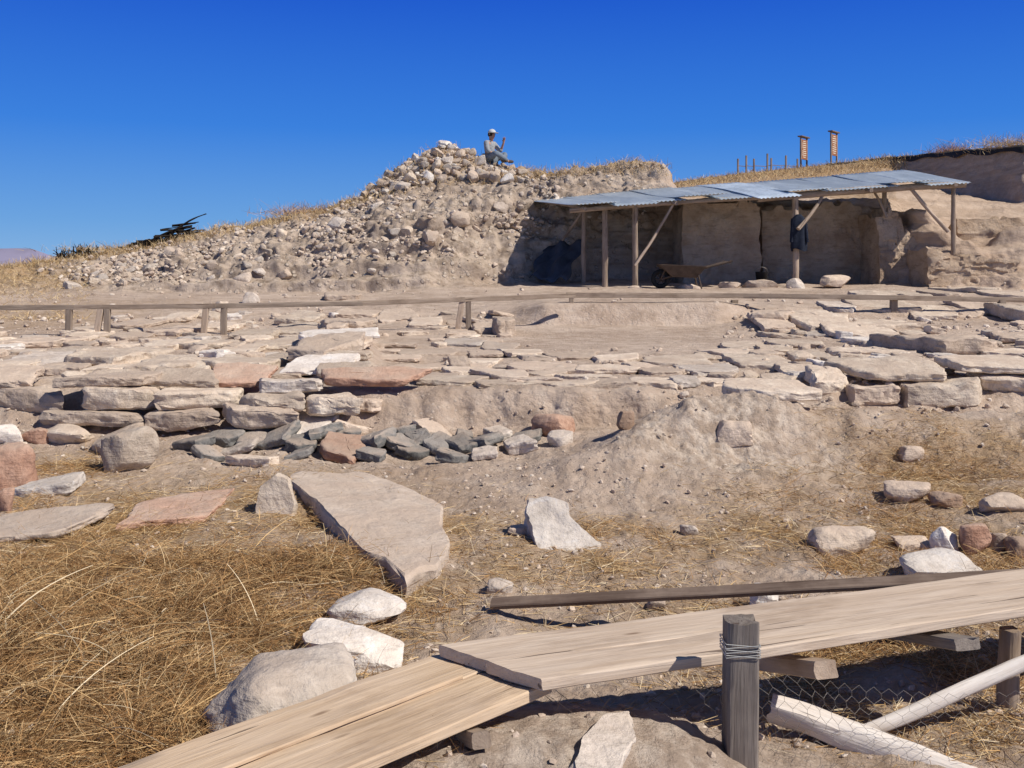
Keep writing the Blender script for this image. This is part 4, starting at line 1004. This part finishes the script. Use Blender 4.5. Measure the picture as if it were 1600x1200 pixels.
# ---------------------------------------------------------------- mountains
VV=[];FF_=[];n=160
for i in range(n+1):
    px=-1500+i*2200/n; x=xw(px,9000)
    hh=(HZ-float(np.interp(px,[-1500,-300,-60,20,60,95,200,700],[385,380,392,388,391,402,418,440])))/F*9000+25*float(fbm(np.array([[i/6.,0,0]]),4,5)[0])
    for k_,(y,z) in enumerate(((8200,-80),(8600,hh*.45-20),(9000,hh),(9600,-60))): VV.append((x*y/9000,y+200*float(vn(np.array([[i/3.,k_,0]]),7)[0]),z))
for i in range(n):
    for k_ in range(3): a=i*4+k_; FF_.append((a,a+4,a+5,a+1))
hm=plain('haze_tinted_hills',(.30,.28,.40),1.,0,.002,.2,0)  # blue-mauve aerial haze is put into the base colour of the mountains
add('mountains',mesh_np('mountains',VV,FF_),hm,kind='structure',label='distant hazy purple mountains',cat='mountain')

# ---------------------------------------------------------------- person
def skin(name,vs,es,rs,mat,sub=2,root=0):
    me=bpy.data.meshes.new(name); me.from_pydata(vs,es,[]); ob=bpy.data.objects.new(name,me); scene.collection.objects.link(ob)
    md=ob.modifiers.new('k','SKIN'); md.use_smooth_shade=True
    for i,r in enumerate(rs):
        d=me.skin_vertices[0].data[i]; d.radius=(r if isinstance(r,tuple) else (r,r)); d.use_root=(i==root)
    s=ob.modifiers.new('s','SUBSURF'); s.levels=sub; s.render_levels=sub
    dg=bpy.context.evaluated_depsgraph_get(); m2=bpy.data.meshes.new_from_object(ob.evaluated_get(dg))
    bpy.data.objects.remove(ob); m2.name=name
    m2.materials.clear()
    for p in m2.polygons: p.use_smooth=True
    return add(name,m2,mat)
SK=plain('skin',(.50,.27,.18),.6,0,10,.1,0); SHT=plain('shirt_cloth',(.36,.37,.38),.9,0,25,.35,.3); TR=plain('trouser_cloth',(.20,.24,.29),.9,0,20,.3,.3); CAPM=plain('cap_cloth',(.55,.56,.55),.9,0,20,.1,.2); HR=plain('hair',(.03,.02,.015),.7); SHO=plain('shoe_leather',(.12,.09,.07),.7)
pxx,pyy=xw(766,26.9),26.9
pz=drop(pxx,pyy)
f=Vector((.8,-.6,0)); l=Vector((.6,.8,0))
J={'pel':(0,0,.13),'spi':(-.01,.0,.30),'che':(.0,0,.47),'nek':(.02,-.01,.60),'hd0':(.035,-.02,.68),'hd1':(.045,-.03,.77),'hd2':(.035,-.025,.85),
 'nose':tuple(Vector((.045,-.03,.755))+f*.095),
 'sL':(.10,.13,.54),'eL':(.27,.06,.33),'wL':(.345,-.04,.53),'pL':(.36,-.06,.60),
 'sR':(-.10,-.13,.54),'eR':(-.05,-.27,.31),'wR':(.13,-.27,.22),'pR':(.20,-.25,.20),
 'hL':(.06,.08,.12),'kL':(.42,.14,.27),'aL':(.30,-.20,.06),'tL':(.40,-.30,.04),
 'hR':(-.04,-.08,.12),'kR':(.16,-.46,.24),'aR':(.46,-.18,.05),'tR':(.56,-.10,.05)}
ks=list(J); ix={k:i for i,k in enumerate(ks)}
E=[('pel','spi'),('spi','che'),('che','nek'),('nek','hd0'),('hd0','hd1'),('hd1','hd2'),('hd1','nose'),('che','sL'),('sL','eL'),('eL','wL'),('wL','pL'),('che','sR'),('sR','eR'),('eR','wR'),('wR','pR'),('pel','hL'),('hL','kL'),('kL','aL'),('aL','tL'),('pel','hR'),('hR','kR'),('kR','aR'),('aR','tR')]
RD={'pel':.13,'spi':.12,'che':.135,'nek':.05,'hd0':.07,'hd1':.088,'hd2':.07,'nose':.016,'sL':.06,'eL':.042,'wL':.027,'pL':.033,'sR':.06,'eR':.042,'wR':.027,'pR':.033,'hL':.09,'kL':.062,'aL':.04,'tL':.03,'hR':.09,'kR':.062,'aR':.04,'tR':.03}
vs=[J[k] for k in ks]; es=[(ix[a],ix[b]) for a,b in E]; rs=[RD[k] for k in ks]
def fingers(pk,up,side,nrm):
    up=Vector(up).normalized();side=Vector(side).normalized();nrm=Vector(nrm).normalized(); p=Vector(J[pk])
    for i,(o,L) in enumerate(((-.03,.062),(-.01,.075),(.01,.072),(.03,.055))):
        a=p+side*o+up*.03; b=a+(up+side*o*6).normalized()*L*.55; c=b+(up+side*o*6+nrm*.35).normalized()*L*.45
        n0=len(vs); vs.extend([tuple(a),tuple(b),tuple(c)]); rs.extend([.010,.009,.007]); es.extend([(ix[pk],n0),(n0,n0+1),(n0+1,n0+2)])
    a=p-side*.035-up*.01; b=a-side*.03+up*.03; n0=len(vs); vs.extend([tuple(a),tuple(b)]); rs.extend([.012,.009]); es.extend([(ix[pk],n0),(n0,n0+1)])
fingers('pL',(.1,-.1,1),(.8,-.6,0),(-.2,-1,0)); fingers('pR',(1,.2,-.2),(.2,-.8,.3),(0,0,-1))
per=skin('person',vs,es,rs,SK); per.location=(pxx,pyy,pz+.02)
per['label']='person in light cap sitting cross-legged with one hand raised'; per['category']='person'
def sub_(name,keys,ed,grow,mat,root=0,extra={}):
    kk=list(keys); jx_={k:i for i,k in enumerate(kk)}
    o=skin(name,[extra.get(k,J.get(k)) for k in kk],[(jx_[a],jx_[b]) for a,b in ed],[RD.get(k.rstrip('2'),.05)+grow for k in kk],mat); o.parent=per; return o
ml=lambda a,b,t: tuple(Vector(J[a])*(1-t)+Vector(J[b])*t)
sub_('shirt',['pel','spi','che','neb','sL','eL','wM2','sR','eR','wN2'],[('pel','spi'),('spi','che'),('che','neb'),('che','sL'),('sL','eL'),('eL','wM2'),('che','sR'),('sR','eR'),('eR','wN2')],.018,SHT,extra={'neb':ml('che','nek',.7),'wM2':ml('eL','wL',.4),'wN2':ml('eR','wR',.4)})
sub_('trousers',['pel','hL','kL','aL','hR','kR','aR'],[('pel','hL'),('hL','kL'),('kL','aL'),('pel','hR'),('hR','kR'),('kR','aR')],.022,TR)
for a,t in(('aL','tL'),('aR','tR')):
    d_=(Vector(J[t])-Vector(J[a])); sh=skin('shoe',[J[a],tuple(Vector(J[a])+d_*.6),tuple(Vector(J[a])+d_*1.5)],[(0,1),(1,2)],[.05,.048,.035],SHO); sh.parent=per
hc=Vector(J['hd1'])
def ball(name,c,rad,mat,zc=None,sc=(1,1,1)):
    v,f_=ico(3); v=v*np.array(sc)*rad
    if zc is not None: v[:,2]=np.maximum(v[:,2],zc)
    o=add(name,mesh_np(name,v,f_),mat,loc=c); o.parent=per; return o
cap=ball('cap',hc+Vector((0,0,.035)),.108,CAPM,zc=0.0)
th=np.linspace(-1.1,1.1,14); fa=math.atan2(f.y,f.x); VV=[];FF_=[]
for a in th:
    c_=Vector((math.cos(fa+a),math.sin(fa+a),0)); VV.append(tuple(c_*.095)); VV.append(tuple(c_*(.10+.085*math.cos(a*.9))+Vector((0,0,-.02))))
for i in range(13): FF_.append((2*i,2*i+1,2*i+3,2*i+2))
brm=add('cap_brim',mesh_np('cap_brim',VV,FF_),CAPM,loc=(0,0,.02)); brm.parent=cap; so=brm.modifiers.new('s','SOLIDIFY'); so.thickness=.006
ball('hair',hc-f*.022+Vector((0,0,-.0)),.094,HR,zc=-.05)
EY=plain('eye_dark',(.02,.015,.01),.3)
for s_ in(-1,1): ball('eye',hc+f*.082+l*.032*s_+Vector((0,0,.005)),.011,EY); ball('ear',hc+l*.09*s_-f*.01,.024,SK,sc=(.5,.5,1))
ball('mouth',hc+f*.08+Vector((0,0,-.05)),.018,plain('lips',(.35,.13,.1)),sc=(.5,.9,.35))

# ---------------------------------------------------------------- light, sky, camera
el=math.radians(46); az=math.radians(118)
sv=Vector((math.sin(az)*math.cos(el),math.cos(az)*math.cos(el),math.sin(el)))
sun=bpy.data.lights.new('sun','SUN'); sun.energy=5.0; sun.angle=math.radians(.53); sun.color=(1,.935,.85)
so=bpy.data.objects.new('sun',sun); scene.collection.objects.link(so); so.rotation_euler=sv.to_track_quat('Z','Y').to_euler()
w=bpy.data.worlds.new('World'); scene.world=w; w.use_nodes=True; nt=w.node_tree
bg=nt.nodes['Background']; sk=nt.nodes.new('ShaderNodeTexSky'); sk.sky_type='NISHITA'; sk.sun_disc=False
sk.sun_elevation=el; sk.sun_rotation=az; sk.altitude=1500; sk.air_density=1.; sk.dust_density=.1; sk.ozone_density=3.
tc=nt.nodes.new('ShaderNodeTexCoord'); sx=nt.nodes.new('ShaderNodeSeparateXYZ'); nt.links.new(tc.outputs['Generated'],sx.inputs[0])
cr=nt.nodes.new('ShaderNodeValToRGB'); nt.links.new(sx.outputs[2],cr.inputs[0])
stops=[(0,(.21,.43,.74)),(.05,(.115,.335,.73)),(.14,(.025,.20,.73)),(.26,(.004,.095,.63)),(.45,(.03,.07,.19)),(1,(.035,.055,.11))]
e=cr.color_ramp.elements; e[0].position=0; e[0].color=(*stops[0][1],1); e[1].position=1; e[1].color=(*stops[-1][1],1)
for p_,c_ in stops[1:-1]: q=e.new(p_); q.color=(*c_,1)
vm=nt.nodes.new('ShaderNodeVectorMath'); vm.operation='SCALE'; nt.links.new(cr.outputs[0],vm.inputs[0]); vm.inputs['Scale'].default_value=10
mx=nt.nodes.new('ShaderNodeMix'); mx.data_type='RGBA'; mx.inputs[0].default_value=.92; nt.links.new(sk.outputs[0],mx.inputs[6]); nt.links.new(vm.outputs[0],mx.inputs[7])
nt.links.new(mx.outputs[2],bg.inputs[0]); bg.inputs[1].default_value=.1
cam=bpy.data.cameras.new('camera'); co=bpy.data.objects.new('camera',cam); scene.collection.objects.link(co); scene.camera=co
cam.sensor_width=36; cam.lens=36; cam.shift_y=-170/1600; cam.clip_start=.05; cam.clip_end=60000
co.location=(0,0,0); co.rotation_euler=(math.pi/2,0,0)
scene.view_settings.view_transform='Standard'; scene.view_settings.look='None'; scene.view_settings.exposure=0
print('verts',len(pts),'person z',pz,'py',HZ-F*pz/pyy)
